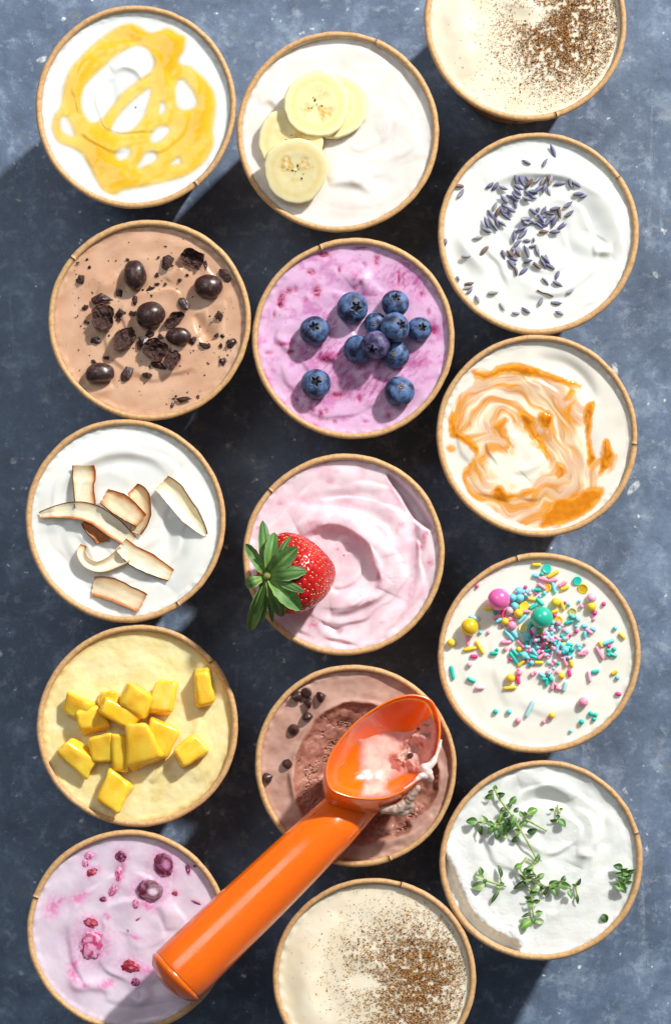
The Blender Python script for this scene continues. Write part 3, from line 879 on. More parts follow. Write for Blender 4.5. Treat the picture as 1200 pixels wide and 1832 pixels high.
# ------------------------------------------------------------------ caramel sauce standing proud of the marbled cream
def build_caramel():
    g = 1.2
    xs = np.arange(796, 1106, g); ys = np.arange(640, 948, g)
    X, Y = np.meshgrid(xs, ys); x = X.ravel(); y = Y.ravel()
    wx = x + 5 * fbm(x / 22, y / 22, 91, 2); wy = y + 5 * fbm(x / 22, y / 22, 95, 2)
    d = np.full(x.shape, -99.0); kk = np.zeros_like(x)
    for p, k in CAR_POOLS:
        q = sdf(wx, wy, p) + 1.0
        kk = np.where(q > d, k, kk); d = np.maximum(d, q)
    th = 1.7 * (1 - np.exp(-np.clip(d, 0, None) / 7)) + .35 * fbm(x / 16, y / 16, 96, 2) * sm(1, 5, d)
    z = HF['caramel'](x, y) + np.where(d > 0, np.clip(th, .08, None), -1.2)
    tn = sm(0, 12, d) * kk
    col = mixc(np.tile(s2l((252, 190, 70)), (len(x), 1)), s2l((240, 154, 24)), sm(.1, .6, tn))
    col = mixc(col, s2l((172, 88, 14)), np.clip((kk - .7) * 1.9, 0, .85) * sm(.2, .9, tn) * np.clip(.6 + .9 * pn(x / 11, y / 11, 98), 0, 1))
    nx = len(xs); F = grid_faces(len(ys), nx, False); F = F[(d[F] > -1.4).all(1)]
    used = np.unique(F); mp = -np.ones(len(x), int); mp[used] = np.arange(len(used))
    m = bpy.data.materials.new('caramel_sauce'); m.use_nodes = True
    nt = m.node_tree; N = nt.nodes; L = nt.links; b = N['Principled BSDF']
    a = N.new('ShaderNodeAttribute'); a.attribute_name = 'Col'; L.new(a.outputs['Color'], b.inputs['Base Color'])
    t = N.new('ShaderNodeAttribute'); t.attribute_name = 'cover'; L.new(t.outputs['Fac'], b.inputs['Alpha'])
    b.inputs['Roughness'].default_value = .08; b.inputs['Specular IOR Level'].default_value = .6
    b.inputs['Subsurface Weight'].default_value = .4; b.inputs['Subsurface Radius'].default_value = (1, .5, .15); b.inputs['Subsurface Scale'].default_value = .0012
    V = np.stack([x - 600, 916 - y, z], -1)[used]
    o = obj('caramel_sauce', V, mp[F][:, ::-1], m, base=(961 - 600, 916 - 779, LEVEL), col=col[used], attrs={'cover': (sm(0, 8, d) * np.clip(.3 + kk * .5, 0, .9))[used]})
    tagit(o, 'glossy amber caramel sauce streaks lying in the marbled ice cream', 'caramel sauce')
build_caramel()
# ------------------------------------------------------------------ banana slices
M_banana = mat('banana_flesh', None, 0.42, attr=True, sss=0.5, sss_r=(1, 0.8, 0.4), sss_s=0.003, spec=0.45, bump=(900, 0.08, 0.0003))
M_seed_b = mat('banana_seed', lin(70, 46, 24), 0.6)
def banana_slice(px, py, R, ang, tilt, zc, label, seed, thick=20):
    r = np.random.RandomState(seed)
    c = at(px, py, zc)
    t = thing('banana_slice', c, label, 'banana slice', 'banana slices on the ice cream')
    rot = Matrix.Rotation(math.radians(tilt[1]), 3, Vector((math.cos(math.radians(tilt[0])), math.sin(math.radians(tilt[0])), 0)))
    rot = np.array(rot)
    m = 120; ph = np.linspace(0, 2 * np.pi, m, endpoint=False)
    a0 = math.radians(ang)
    out = 1 + 0.022 * np.cos(3 * (ph - a0)) + 0.014 * np.cos(5 * ph + seed) + 0.012 * pn(np.cos(ph) * 4 + seed, np.sin(ph) * 4, seed) + 0.006 * np.cos(17 * ph)
    prof = [(0.02, 0.5), (0.15, 0.5), (0.3, 0.5), (0.4, 0.5), (0.5, 0.5), (0.6, 0.5), (0.7, 0.5), (0.8, 0.5), (0.88, 0.5), (0.95, 0.49), (0.985, 0.45), (1.0, 0.36), (1.005, 0.0), (0.995, -0.4), (0.96, -0.5), (0.4, -0.5), (0.02, -0.5)]
    fine = []
    for (a, b), (c2, d2) in zip(prof[:-1], prof[1:]):
        k = 4 if a < 0.9 and b > 0.4 else 1
        for q in range(k): fine.append((a + (c2 - a) * q / k, b + (d2 - b) * q / k))
    fine.append(prof[-1])
    V = []; C = []
    for (rr, z) in fine:
        x = R * rr * out * np.cos(ph); y = R * rr * out * np.sin(ph)
        zz = np.full(m, z * thick)
        lob = np.abs(np.cos(1.5 * (ph - a0)))            # three carpel lines
        wedge = sm(0.35, 0.9, lob) * (0.6 + 0.4 * np.cos(ph - a0 * 3 + seed))
        top = z > 0.45
        col = np.tile(s2l((249, 236, 184)), (m, 1))
        if top:
            core = wedge * sm(0.02, 0.16, rr) * (1 - sm(0.42 + 0.12 * pn(ph * 2, ph * 0 + seed, 4), 0.66, np.full(m, rr)))
            core = core * np.clip(0.65 + 0.9 * pn(x / 7, y / 7, seed), 0, 1)
            col = mixc(col, s2l((224, 176, 62)), np.clip(core, 0, 1))
            ringd = sm(0.62, 0.70, rr) * (1 - sm(0.74, 0.86, rr))
            col = mixc(col, s2l((240, 216, 130)), 0.4 * ringd * np.ones(m))
            col = mixc(col, s2l((250, 243, 208)), 0.4 * sm(0.8, 0.97, rr) * np.ones(m))
            zz = zz - 1.0 * core + 0.25 * pn(x / 14, y / 14, seed + 3) - 0.8 * (1 - wedge) * (1 - sm(0.3, 0.6, rr)) * (rr > 0.05)
            rad = np.abs(np.sin(ph * 13 + 2 * pn(x / 20, y / 20, seed))) ** 6 * sm(0.12, 0.3, rr) * (1 - sm(0.5, 0.7, rr))
            col = mixc(col, s2l((248, 236, 190)), 0.5 * rad)
        else:
            col = mixc(col, s2l((240, 222, 160)), np.clip(0.5 + pn(ph * 9, ph * 0 + z * 3, seed), 0, 1))
        V.append(np.stack([x, y, zz], -1)); C.append(col)
    V = np.concatenate(V) @ rot.T + c; C = np.concatenate(C)
    fl = obj('flesh', V, grid_faces(len(fine), m), M_banana, parent=t, col=C)
    sv, sf = ico(1)
    me = mk_mesh('seed', sv * np.array((2.2, 1.3, 0.9)), sf, M_seed_b)
    for k in range(7):
        a = a0 + (k % 3) * 2.094 + r.normal(0, 0.25) + 0.5; rr = r.uniform(0.1, 0.3) * R
        p = np.array((rr * math.cos(a), rr * math.sin(a), thick * 0.5 - 0.4)) @ rot.T + c
        inst('seed', me, p, Matrix.Rotation(a, 3, 'Z'), (r.uniform(.6, 1.2),) * 3, parent=t)
    return t
z0 = surf('banana', 600, 190)
banana_slice(600, 190, 57, 10, (60, 6), z0 + 9, 'banana slice mostly hidden, lowest of the upper pair', 3, 18)
banana_slice(566, 187, 58, 75, (40, 7), z0 + 26, 'whole round banana slice on top of the upper pair', 5, 18)
z0 = surf('banana', 520, 270)
banana_slice(520, 252, 58, 140, (-30, 9), z0 + 9, 'banana slice half covered in the lower pair', 8, 18)
banana_slice(529, 305, 57, 30, (10, 17), z0 + 27, 'whole banana slice nearest the rim, on top of the lower pair', 12, 18)

# ------------------------------------------------------------------ cinnamon (uncountable)
M_cin = mat('cinnamon', None, 0.8, attr=True, spec=0.2)
def cinnamon(key, blobs, n, label, seed, void=()):
    r = np.random.RandomState(seed); T = TUBS[key]; cx, cy = T['cx'], T['cy']
    P = []
    w = np.array([b[5] for b in blobs]); w = w / w.sum()
    while len(P) < n:
        b = blobs[r.choice(len(blobs), p=w)]
        t = math.radians(b[4]); u_, v_ = r.normal(0, b[2]), r.normal(0, b[3])
        x = cx + b[0] + u_ * math.cos(t) - v_ * math.sin(t); y = cy + b[1] + u_ * math.sin(t) + v_ * math.cos(t)
        if math.hypot(x - cx, y - cy) > 165: continue
        if any(math.hypot((x - cx - a) / p, (y - cy - b_) / q) < 1 + 0.25 * r.randn() for a, b_, p, q in void): continue
        P.append((x, y))
    P = np.array(P); x, y = P[:, 0], P[:, 1]
    keep = (pn(x / 7, y / 7, seed) + 0.75 * pn(x / 20, y / 20, seed + 1) + 0.8 * r.rand(len(x))) > 0.12
    P = P[keep]; x, y = P[:, 0], P[:, 1]
    z = HF[key](x, y)
    tet = np.array([(1, 0, 0), (-0.5, 0.8, 0), (-0.5, -0.8, 0), (0, 0, 1.0), (0, 0, -0.7)])
    tf = np.array([(0, 1, 3), (1, 2, 3), (2, 0, 3), (1, 0, 4), (2, 1, 4), (0, 2, 4)])
    k = len(P)
    s = r.lognormal(0.08, 0.34, k) * 0.76
    a = r.rand(k) * 6.28
    tv = tet[None] * (s[:, None, None]) * np.stack([r.uniform(.8, 1.5, k), r.uniform(.6, 1.1, k), r.uniform(.5, 1.0, k)], -1)[:, None, :]
    ca, sa = np.cos(a)[:, None], np.sin(a)[:, None]
    V = np.stack([tv[..., 0] * ca - tv[..., 1] * sa, tv[..., 0] * sa + tv[..., 1] * ca, tv[..., 2]], -1)
    V += np.stack([x - 600, 916 - y, z + s * 0.35], -1)[:, None, :]
    F = (tf[None] + (np.arange(k) * 5)[:, None, None]).reshape(-1, 3)
    pal = np.array([s2l(c) for c in ((88, 52, 26), (156, 98, 38), (202, 142, 58), (226, 184, 112), (112, 68, 34))])
    dens = np.clip(np.exp(-((x - cx - blobs[0][0]) ** 2 + (y - cy - blobs[0][1]) ** 2) / 90 ** 2), 0, 1)
    idx = np.array([r.choice(5, p=[.24, .27, .2, .13, .16]) for _ in range(k)])
    C = np.repeat(pal[idx], 5, axis=0)
    T = TUBS[key]
    o = obj('cinnamon_dust', V.reshape(-1, 3), F, M_cin, base=(T['c'][0], T['c'][1], LEVEL), col=C, smooth=False)
    tagit(o, label, 'cinnamon', kind='stuff')
cinnamon('cin_top', [(90, -10, 46, 58, 20, 3.6), (60, 25, 56, 44, -20, 3.8), (75, 60, 50, 40, 0, 2.6), (110, -60, 36, 45, 0, 2), (0, -5, 40, 30, 30, .55), (40, 40, 60, 60, 0, .7)], 33000,
         'brown cinnamon dust sprinkled thickly on the ivory cream at the top', 5, void=[(8, -12, 34, 18)])
cinnamon('cin_bot', [(80, 30, 48, 60, 10, 4), (60, -25, 60, 44, 15, 3.8), (100, -10, 34, 55, 0, 2.6), (60, 80, 48, 40, 0, 3), (-10, 0, 42, 40, 30, .5), (40, -40, 60, 55, 0, .7)], 35000,
         'brown cinnamon dust sprinkled thickly on the ivory cream at the bottom', 9, void=[(-22, 8, 30, 16)])

# ------------------------------------------------------------------ lavender buds
LAV = [(655,155,70,1.5),(515,210,25,1),(613,215,-60,1),(155,340,0,.9),(158,380,-55,1.1),(315,335,-35,1),(345,340,-50,1.1),(388,347,20,1),(455,300,80,1.1),(490,315,60,1.2),(525,325,-50,1.3),(570,300,-50,1.2),(600,320,-60,1.2),(640,305,-75,1.3),(690,328,-10,1.2),(745,315,75,1.4),(780,330,35,1),(470,345,30,1),(465,370,40,1),(515,408,20,1),(525,380,35,1.1),(575,358,-40,1.2),(610,350,-70,1),(635,370,70,.9),(545,395,20,1),(550,365,0,1),(395,408,45,1.1),(430,400,30,1),(460,393,30,1),(395,440,40,1),(450,435,70,1),(430,465,30,1.1),(345,450,-70,1.1),(320,490,60,1.1),(360,480,-70,1.2),(405,500,40,1.1),(400,475,20,1),(300,535,70,1.2),(325,530,60,1.1),(355,535,70,1.2),(380,540,35,1),(300,575,25,1.1),(340,560,50,1),(790,382,-5,1.1),(817,396,-20,.8),(735,437,-35,1.1),(665,460,-15,1.1),(635,480,15,1.1),(690,482,80,1.1),(740,487,-35,1.1),(570,470,-50,.8),(605,470,-60,.9),(510,515,-10,1.3),(520,535,-15,1.1),(550,535,30,1),(590,510,60,1),(600,540,30,1.2),(620,535,-40,1.2),(662,530,-65,1.3),(640,520,-20,1),(605,585,-5,1),(665,585,-5,1.1),(695,555,-50,1),(580,550,40,1),(485,570,-25,1.1),(493,597,-45,1.2),(447,605,-80,1.3),(465,648,-40,1),(515,633,0,.8),(550,628,90,.5),(545,660,-15,.8),(573,685,75,1.2),(513,690,70,1.3),(455,683,20,1.1),(440,700,-60,.8),(389,705,75,1),(440,725,25,1.1),(435,750,25,1),(455,795,80,1),(520,745,-15,1),(497,797,-40,1.1),(570,765,40,1),(615,735,45,1.3),(600,755,60,1.1),(635,770,25,1.3),(680,818,-70,1),(613,850,50,1),(678,863,25,1.1),(745,903,-35,.9),(588,960,-65,.9),(672,965,5,1.1),(690,1020,20,.9),(252,615,-15,1.1),(287,685,-45,1.2),(190,715,-5,1),(78,640,-85,.8),(205,862,-10,1),(198,885,-15,1),(205,905,-40,.8),(248,948,65,.9),(332,913,-10,1.1),(383,985,60,.9),(457,1020,5,.8),(512,1005,35,1),(145,835,70,.6)]
def lav_mesh(seed, ca, cb, mat_):
    r = np.random.RandomState(seed); n, m = 14, 12
    V = []; C = []
    for i in range(n):
        u = i / (n - 1); x = (u - 0.5) * 17
        w = 3.7 * (math.sin(math.pi * min(1, u * 0.86 + 0.14)) ** 0.75) * (0.75 + 0.35 * u)
        if i in (0, n - 1): w = 0.3 if i == 0 else 1.0
        for j in range(m):
            t = 2 * math.pi * j / m
            rr = w * (1 + 0.16 * math.cos(6 * t)) * (1 + 0.1 * r.randn() * (u > 0.8))
            V.append((x + 0.8 * r.randn() * (u > 0.95), rr * math.cos(t), rr * math.sin(t) * 0.85 + 1.0 * math.sin(u * 3)))
            f = np.clip(u * 1.1 + 0.25 * math.cos(6 * t) + 0.15 * r.randn(), 0, 1)
            C.append(s2l(ca) * (1 - f) + s2l(cb) * f)
    F = grid_faces(n, m).tolist() + [list(range(m))[::-1], [(n - 1) * m + j for j in range(m)]]
    return mk_mesh('lavender_bud', V, F, mat_, col=np.array(C))
M_lav = mat('lavender_bud', None, 0.75, attr=True, spec=0.25, bump=(2500, 0.6, 0.0002))
lav_meshes = [lav_mesh(1, (150, 148, 152), (104, 102, 146), M_lav), lav_mesh(2, (138, 138, 150), (116, 114, 170), M_lav), lav_mesh(3, (176, 174, 170), (112, 110, 150), M_lav),
              lav_mesh(4, (176, 174, 156), (164, 160, 186), M_lav), lav_mesh(5, (120, 96, 84), (146, 118, 116), M_lav)]
r_ = np.random.RandomState(4)
extra = []
for (a, b, an, s) in LAV:
    if 290 < a < 720 and 280 < b < 780 and r_.rand() < 0.25:
        extra.append((a + r_.normal(0, 14), b + r_.normal(0, 14), r_.uniform(-90, 90), r_.uniform(.7, 1.1)))
for i, (a, b, an, s) in enumerate(LAV + extra):
    px, py = 770 + a / 3, 220 + b / 3
    up = 2.2 + (3.0 if (i % 3 == 1 and 290 < a < 720 and 280 < b < 620) else 0)
    me = lav_meshes[r_.choice(5, p=[.3, .32, .18, .13, .07])]
    z = surf('lavender', px, py) + up
    rot = Matrix.Rotation(math.radians(-an) + (math.pi if r_.rand() < .5 else 0), 3, 'Z') @ Matrix.Rotation(r_.normal(0, 0.18), 3, 'Y') @ Matrix.Rotation(r_.rand() * 6, 3, 'X')
    o = inst('lavender_bud', me, at(px, py, z), rot, (s * 1.05, s ** 0.5, s ** 0.5))
    place = 'by the left rim of its tub' if a < 215 else 'near the bottom rim of its tub' if b > 880 else 'above the main drift' if b < 240 else 'in the dense upper drift' if (b < 420 and a > 400 and a < 720) else 'at the right end of the upper drift' if b < 420 and a >= 720 else 'in the curved left drift' if a < 480 and b < 600 else 'in the middle clump' if b < 600 else 'at the left of the lower scatter' if a < 420 else 'in the lower trail of buds'
    lb = 'dried purple lavender bud ' + place
    g = 'lavender buds on the white ice cream'
    if i == 0: lb, g = 'longest and darkest lavender bud, nearest the top of its tub', 'lavender buds on the white ice cream'
    tagit(o, lb, 'lavender bud', g)
st, sf_ = tube([at(770 + a / 3, 220 + b / 3, surf('lavender', 770 + a / 3, 220 + b / 3) + 1.5) for a, b in ((570, 898), (600, 912), (628, 918), (655, 932))], [1.5, 1.2, 1.3, 1.6], 6)
M_stalk = mat('dry_stalk', lin(92, 66, 48), 0.8)
tagit(obj('lavender_stalk', st, sf_, M_stalk, base=st[0]), 'thin brown lavender stalk below the scattered buds', 'stalk')

# ------------------------------------------------------------------ chocolate coffee beans, shards and crumbs
M_choc = mat('dark_chocolate', lin(54, 33, 32), 0.33, rn=(500, .22, .5), mottle=(700, lin(104, 76, 74), 0.5, 0.78), spec=0.5, bump=(1300, 0.35, 0.0002), coat=0.15, coat_r=0.25)
M_chocin = mat('broken_bean', lin(56, 31, 27), 0.45, mottle=(700, lin(104, 62, 50), 0.52, 0.74), spec=0.4, bump=(1100, 1.0, 0.0008))
M_chocred = mat('bean_skin', lin(128, 62, 48), 0.5, mottle=(600, lin(80, 40, 32), 0.4, 0.7))
def zrot(a): return np.array(Matrix.Rotation(a, 3, 'Z'))
def whole_bean(a, b, rx, ry, an, label, seed, cut=0.0):
    px, py = 70 + a / 3, 380 + b / 3
    rx, ry = rx / 3, ry / 3; rz = min(rx, ry) * 0.9
    z = surf('bean', px, py) + rz * 0.62
    c = at(px, py, z)
    V, F = sphere(28, 40)
    V = V * (1 + 0.07 * n3(V, 1.3, seed) + 0.02 * n3(V, 4.5, seed))[:, None]
    V = V[:, [2, 0, 1]]
    if cut: V[:, 1] = np.where(V[:, 1] < -cut, -cut + 0.25 * (V[:, 1] + cut) + 0.3 * (V[:, 0] ** 2 < .5) * (V[:, 1] + cut), V[:, 1])
    V = V * np.array((rx, ry, rz)) @ zrot(math.radians(an)).T
    o = obj('chocolate_bean', V + c, F, M_choc, base=c - np.array((0, 0, rz * .6)))
    tagit(o, label, 'chocolate bean', 'chocolate coffee beans and pieces on brown ice cream')
whole_bean(515, 335, 62, 80, 10, 'large upright oval chocolate bean, left of the tub top', 1)
whole_bean(597, 550, 80, 70, 15, 'glossy round chocolate bean in the middle of the tub', 2)
whole_bean(908, 397, 77, 64, -5, 'plump round chocolate bean near the right rim', 3)
whole_bean(327, 866, 80, 60, 5, 'chocolate bean with a flat cut, nearest the lower left rim', 4, 0.55)
whole_bean(750, 665, 68, 48, 0, 'small oval chocolate bean right of the broken centre', 5)
def half_bean(a, b, rx, ry, an, tilt, label, seed):
    """a bean broken open: a shell with a rough folded inside"""
    px, py = 70 + a / 3, 380 + b / 3
    rx, ry = rx / 3, ry / 3; rz = min(rx, ry) * 0.85
    z = surf('bean', px, py) + rz * 0.55
    c = at(px, py, z)
    t = thing('broken_bean', c - np.array((0, 0, rz * .5)), label, 'chocolate bean', 'chocolate coffee beans and pieces on brown ice cream')
    R = np.array(Matrix.Rotation(math.radians(an), 3, 'Z') @ Matrix.Rotation(math.radians(tilt), 3, 'X'))
    m, n = 44, 16
    V = []
    rg = [1 - .22 * max(0, math.sin(2 * math.pi * j / 44 * 2 + seed * 1.7)) ** 2 + .10 * mnoise.noise(Vector((math.cos(2 * math.pi * j / 44) * 2.2, math.sin(2 * math.pi * j / 44) * 2.2, seed * 4.0))) for j in range(44)]
    for i in range(n):
        th = math.pi / 2 + (math.pi / 2) * (i / (n - 1)) * 0.999
        for j in range(m):
            p = 2 * math.pi * j / m
            lip = 0.12 * math.sin(3 * p + seed) + 0.09 * math.sin(7 * p + 2 * seed) + 0.06 * math.sin(13 * p)
            w = math.sin(th); zz = math.cos(th) + (lip + 0.2) * (1 - i / (n - 1)) ** 2
            V.append((rg[j] * w * math.cos(p), rg[j] * w * math.sin(p), zz))
    obj('shell', np.array(V) * (rx, ry, rz) @ R.T + c, grid_faces(n, m)[:, ::-1], M_choc, parent=t)
    V = []; n = 14
    for i in range(n):
        q = 1 - i / (n - 1) * 0.998
        for j in range(m):
            p = 2 * math.pi * j / m
            lip = 0.12 * math.sin(3 * p + seed) + 0.09 * math.sin(7 * p + 2 * seed) + 0.06 * math.sin(13 * p)
            zz = (lip + 0.2) * q ** 3 - 0.28 * math.exp(-(q * math.sin(p) * 3.2) ** 2) * (1 - q ** 4)
            zz += 0.17 * mnoise.noise(Vector((q * math.cos(p) * 3.6 + seed, q * math.sin(p) * 3.6, seed))) + 0.14 * mnoise.noise(Vector((q * math.cos(p) * 8 + seed, q * math.sin(p) * 8, seed * 2))) * (q < .98)
            V.append((rg[j] * q * math.cos(p) * 0.985, rg[j] * q * math.sin(p) * 0.985, zz))
    obj('inside', np.array(V) * (rx, ry, rz) @ R.T + c, grid_faces(n, m), M_chocin, parent=t)
    # reddish broken skin edge
    gg = lambda p: rg[int(p / (2 * math.pi) * 44) % 44]
    pts = np.array([(gg(p) * math.cos(p), gg(p) * math.sin(p), 0.22 + 0.12 * math.sin(3 * p + seed) + 0.09 * math.sin(7 * p + 2 * seed) + 0.06 * math.sin(13 * p)) for p in np.linspace(seed, seed + 2.6, 24)])
    V, F = tube(pts * (rx, ry, rz) @ R.T + c, 0.9, 6)
    obj('skin_edge', V, F, M_chocred, parent=t)
half_bean(345, 565, 70, 74, 0, -14, 'broken bean showing its rough inside, left of the centre bean', 1)
half_bean(458, 680, 54, 80, -30, -22, 'split bean with a reddish edge, lower left of the centre', 2)
half_bean(825, 243, 64, 56, -20, 20, 'broken bean shell near the upper right rim', 3)
half_bean(625, 735, 72, 62, 20, 5, 'crushed hollow bean just below the centre bean', 4)
half_bean(715, 790, 44, 56, -15, -25, 'torn bean half at the bottom of the crushed cluster', 5)
half_bean(725, 575, 62, 36, 33, 15, 'slim split bean right of the centre bean', 6)

def shard(a, b, rx, ry, an, rz, seed):
    r = np.random.RandomState(seed)
    px, py = 70 + a / 3, 380 + b / 3
    bm = bmesh.new()
    for k in range(16):
        v = r.normal(size=3); v /= np.linalg.norm(v); v *= r.uniform(.8, 1.05)
        bm.verts.new((v[0] * rx / 3, v[1] * ry / 3, v[2] * rz))
    bmesh.ops.convex_hull(bm, input=bm.verts)
    for v in [v for v in bm.verts if not v.link_faces]: bm.verts.remove(v)
    bmesh.ops.subdivide_edges(bm, edges=bm.edges, cuts=2, use_grid_fill=True)
    bm.verts.index_update()
    V = np.array([v.co[:] for v in bm.verts]); F = [[v.index for v in f.verts] for f in bm.faces]; bm.free()
    V = V + (n3(V, 0.28, seed) * 1.6)[:, None] * V / (np.linalg.norm(V, axis=1)[:, None] + 1e-6)
    V = V @ zrot(math.radians(an)).T
    c = at(px, py, surf('bean', px, py) + rz * 0.5)
    return V + c, F, c
SH = [(1000, 340, 58, 28, -48, 'thin dark chocolate shell leaning on the right rim'), (640, 825, 46, 28, -20, 'curved chocolate shell below the crushed bean'), (775, 490, 28, 50, 30, 'dark triangular chocolate shard right of centre'),
      (697, 268, 54, 44, 30, 'smooth angular chocolate chunk near the tub top'), (470, 868, 36, 58, -25, 'rough crescent chocolate shard near the bottom'), (780, 1005, 56, 24, -5, 'lone curved chocolate shell at the bottom rim'),
      (335, 463, 72, 34, 5, 'crumbly wide chocolate piece above the left broken bean'), (225, 360, 33, 27, 15, 'ragged chocolate crumb nearest the left rim'), (430, 430, 25, 28, 40, None), (515, 470, 17, 28, 0, None),
      (310, 687, 36, 26, 20, None), (435, 540, 28, 34, 0, None), (560, 690, 34, 40, 20, None), (596, 652, 32, 22, 0, None), (830, 690, 34, 26, 45, None), (890, 712, 38, 23, -15, None), (1035, 703, 38, 32, 0, 'rounded chocolate chunk near the lower right rim'),
      (952, 660, 18, 18, 0, None), (985, 665, 15, 14, 0, None), (968, 556, 22, 34, 20, None), (985, 800, 30, 20, 0, None), (583, 875, 30, 24, -25, 'small flat chocolate chip alone below the cluster'), (598, 408, 32, 15, 30, None), (635, 386, 16, 11, 0, None),
      (750, 362, 20, 17, 0, None), (635, 336, 16, 14, 0, None), (715, 1035, 11, 22, -30, None), (255, 587, 18, 13, 0, None), (358, 782, 20, 12, 0, None), (293, 800, 15, 14, 0, None), (895, 285, 12, 32, 10, None), (250, 510, 22, 18, 30, None),
      (500, 545, 22, 18, 0, None), (655, 668, 18, 22, 0, None), (740, 765, 18, 16, 0, None), (540, 720, 20, 30, 10, None), (430, 575, 20, 14, 0, None), (975, 715, 12, 15, 0, None), (208, 272, 11, 9, 0, None), (270, 295, 12, 11, 0, None), (475, 255, 11, 10, 0, None), (645, 243, 12, 9, 0, None), (795, 337, 10, 9, 0, None), (855, 990, 11, 12, 0, None), (680, 385, 12, 9, 0, None)]
for i, (a, b, rx, ry, an, lb) in enumerate(SH):
    rz = max(3.0, min(rx, ry) / 3 * 0.62)
    V, F, c = shard(a, b, rx, ry, an, rz, 100 + i)
    o = obj('chocolate_shard', V, F, M_chocin if i % 2 else M_choc, base=c, smooth=False)
    tagit(o, lb or 'small jagged dark chocolate shard ' + ('near the right rim' if a > 820 else 'left of the crushed beans' if a < 400 else 'above the centre bean' if b < 480 else 'below the crushed beans' if b > 770 else 'among the crushed beans'), 'chocolate shard', 'chocolate shards on brown ice cream')
def crumbs():
    r = np.random.RandomState(3); V = []; F = []
    iv, if_ = ico(1)
    for k in range(230):
        if k < 150:
            s = SH[r.randint(len(SH))]; a = s[0] + r.normal(0, 55); b = s[1] + r.normal(0, 55)
        else:
            a, b = r.uniform(100, 1080), r.uniform(120, 1000)
        px, py = 70 + a / 3, 380 + b / 3
        if math.hypot(px - 267, py - 572) > 162: continue
        s = r.lognormal(0.1, 0.45) * 0.8
        v = iv * np.array((1.3, .9, .8)) * s * (1 + 0.35 * r.randn(len(iv), 1)) @ zrot(r.rand() * 6).T
        off = len(V) and sum(len(q) for q in V)
        V.append(v + at(px, py, surf('bean', px, py) + s * .3)); F += [[q + off for q in f] for f in if_]
    o = obj('chocolate_crumbs', np.concatenate(V), F, M_chocin, base=(267 - 600, 916 - 572, LEVEL), smooth=False)
    tagit(o, 'fine dark chocolate crumbs scattered over the brown ice cream', 'crumbs', kind='stuff')
crumbs()

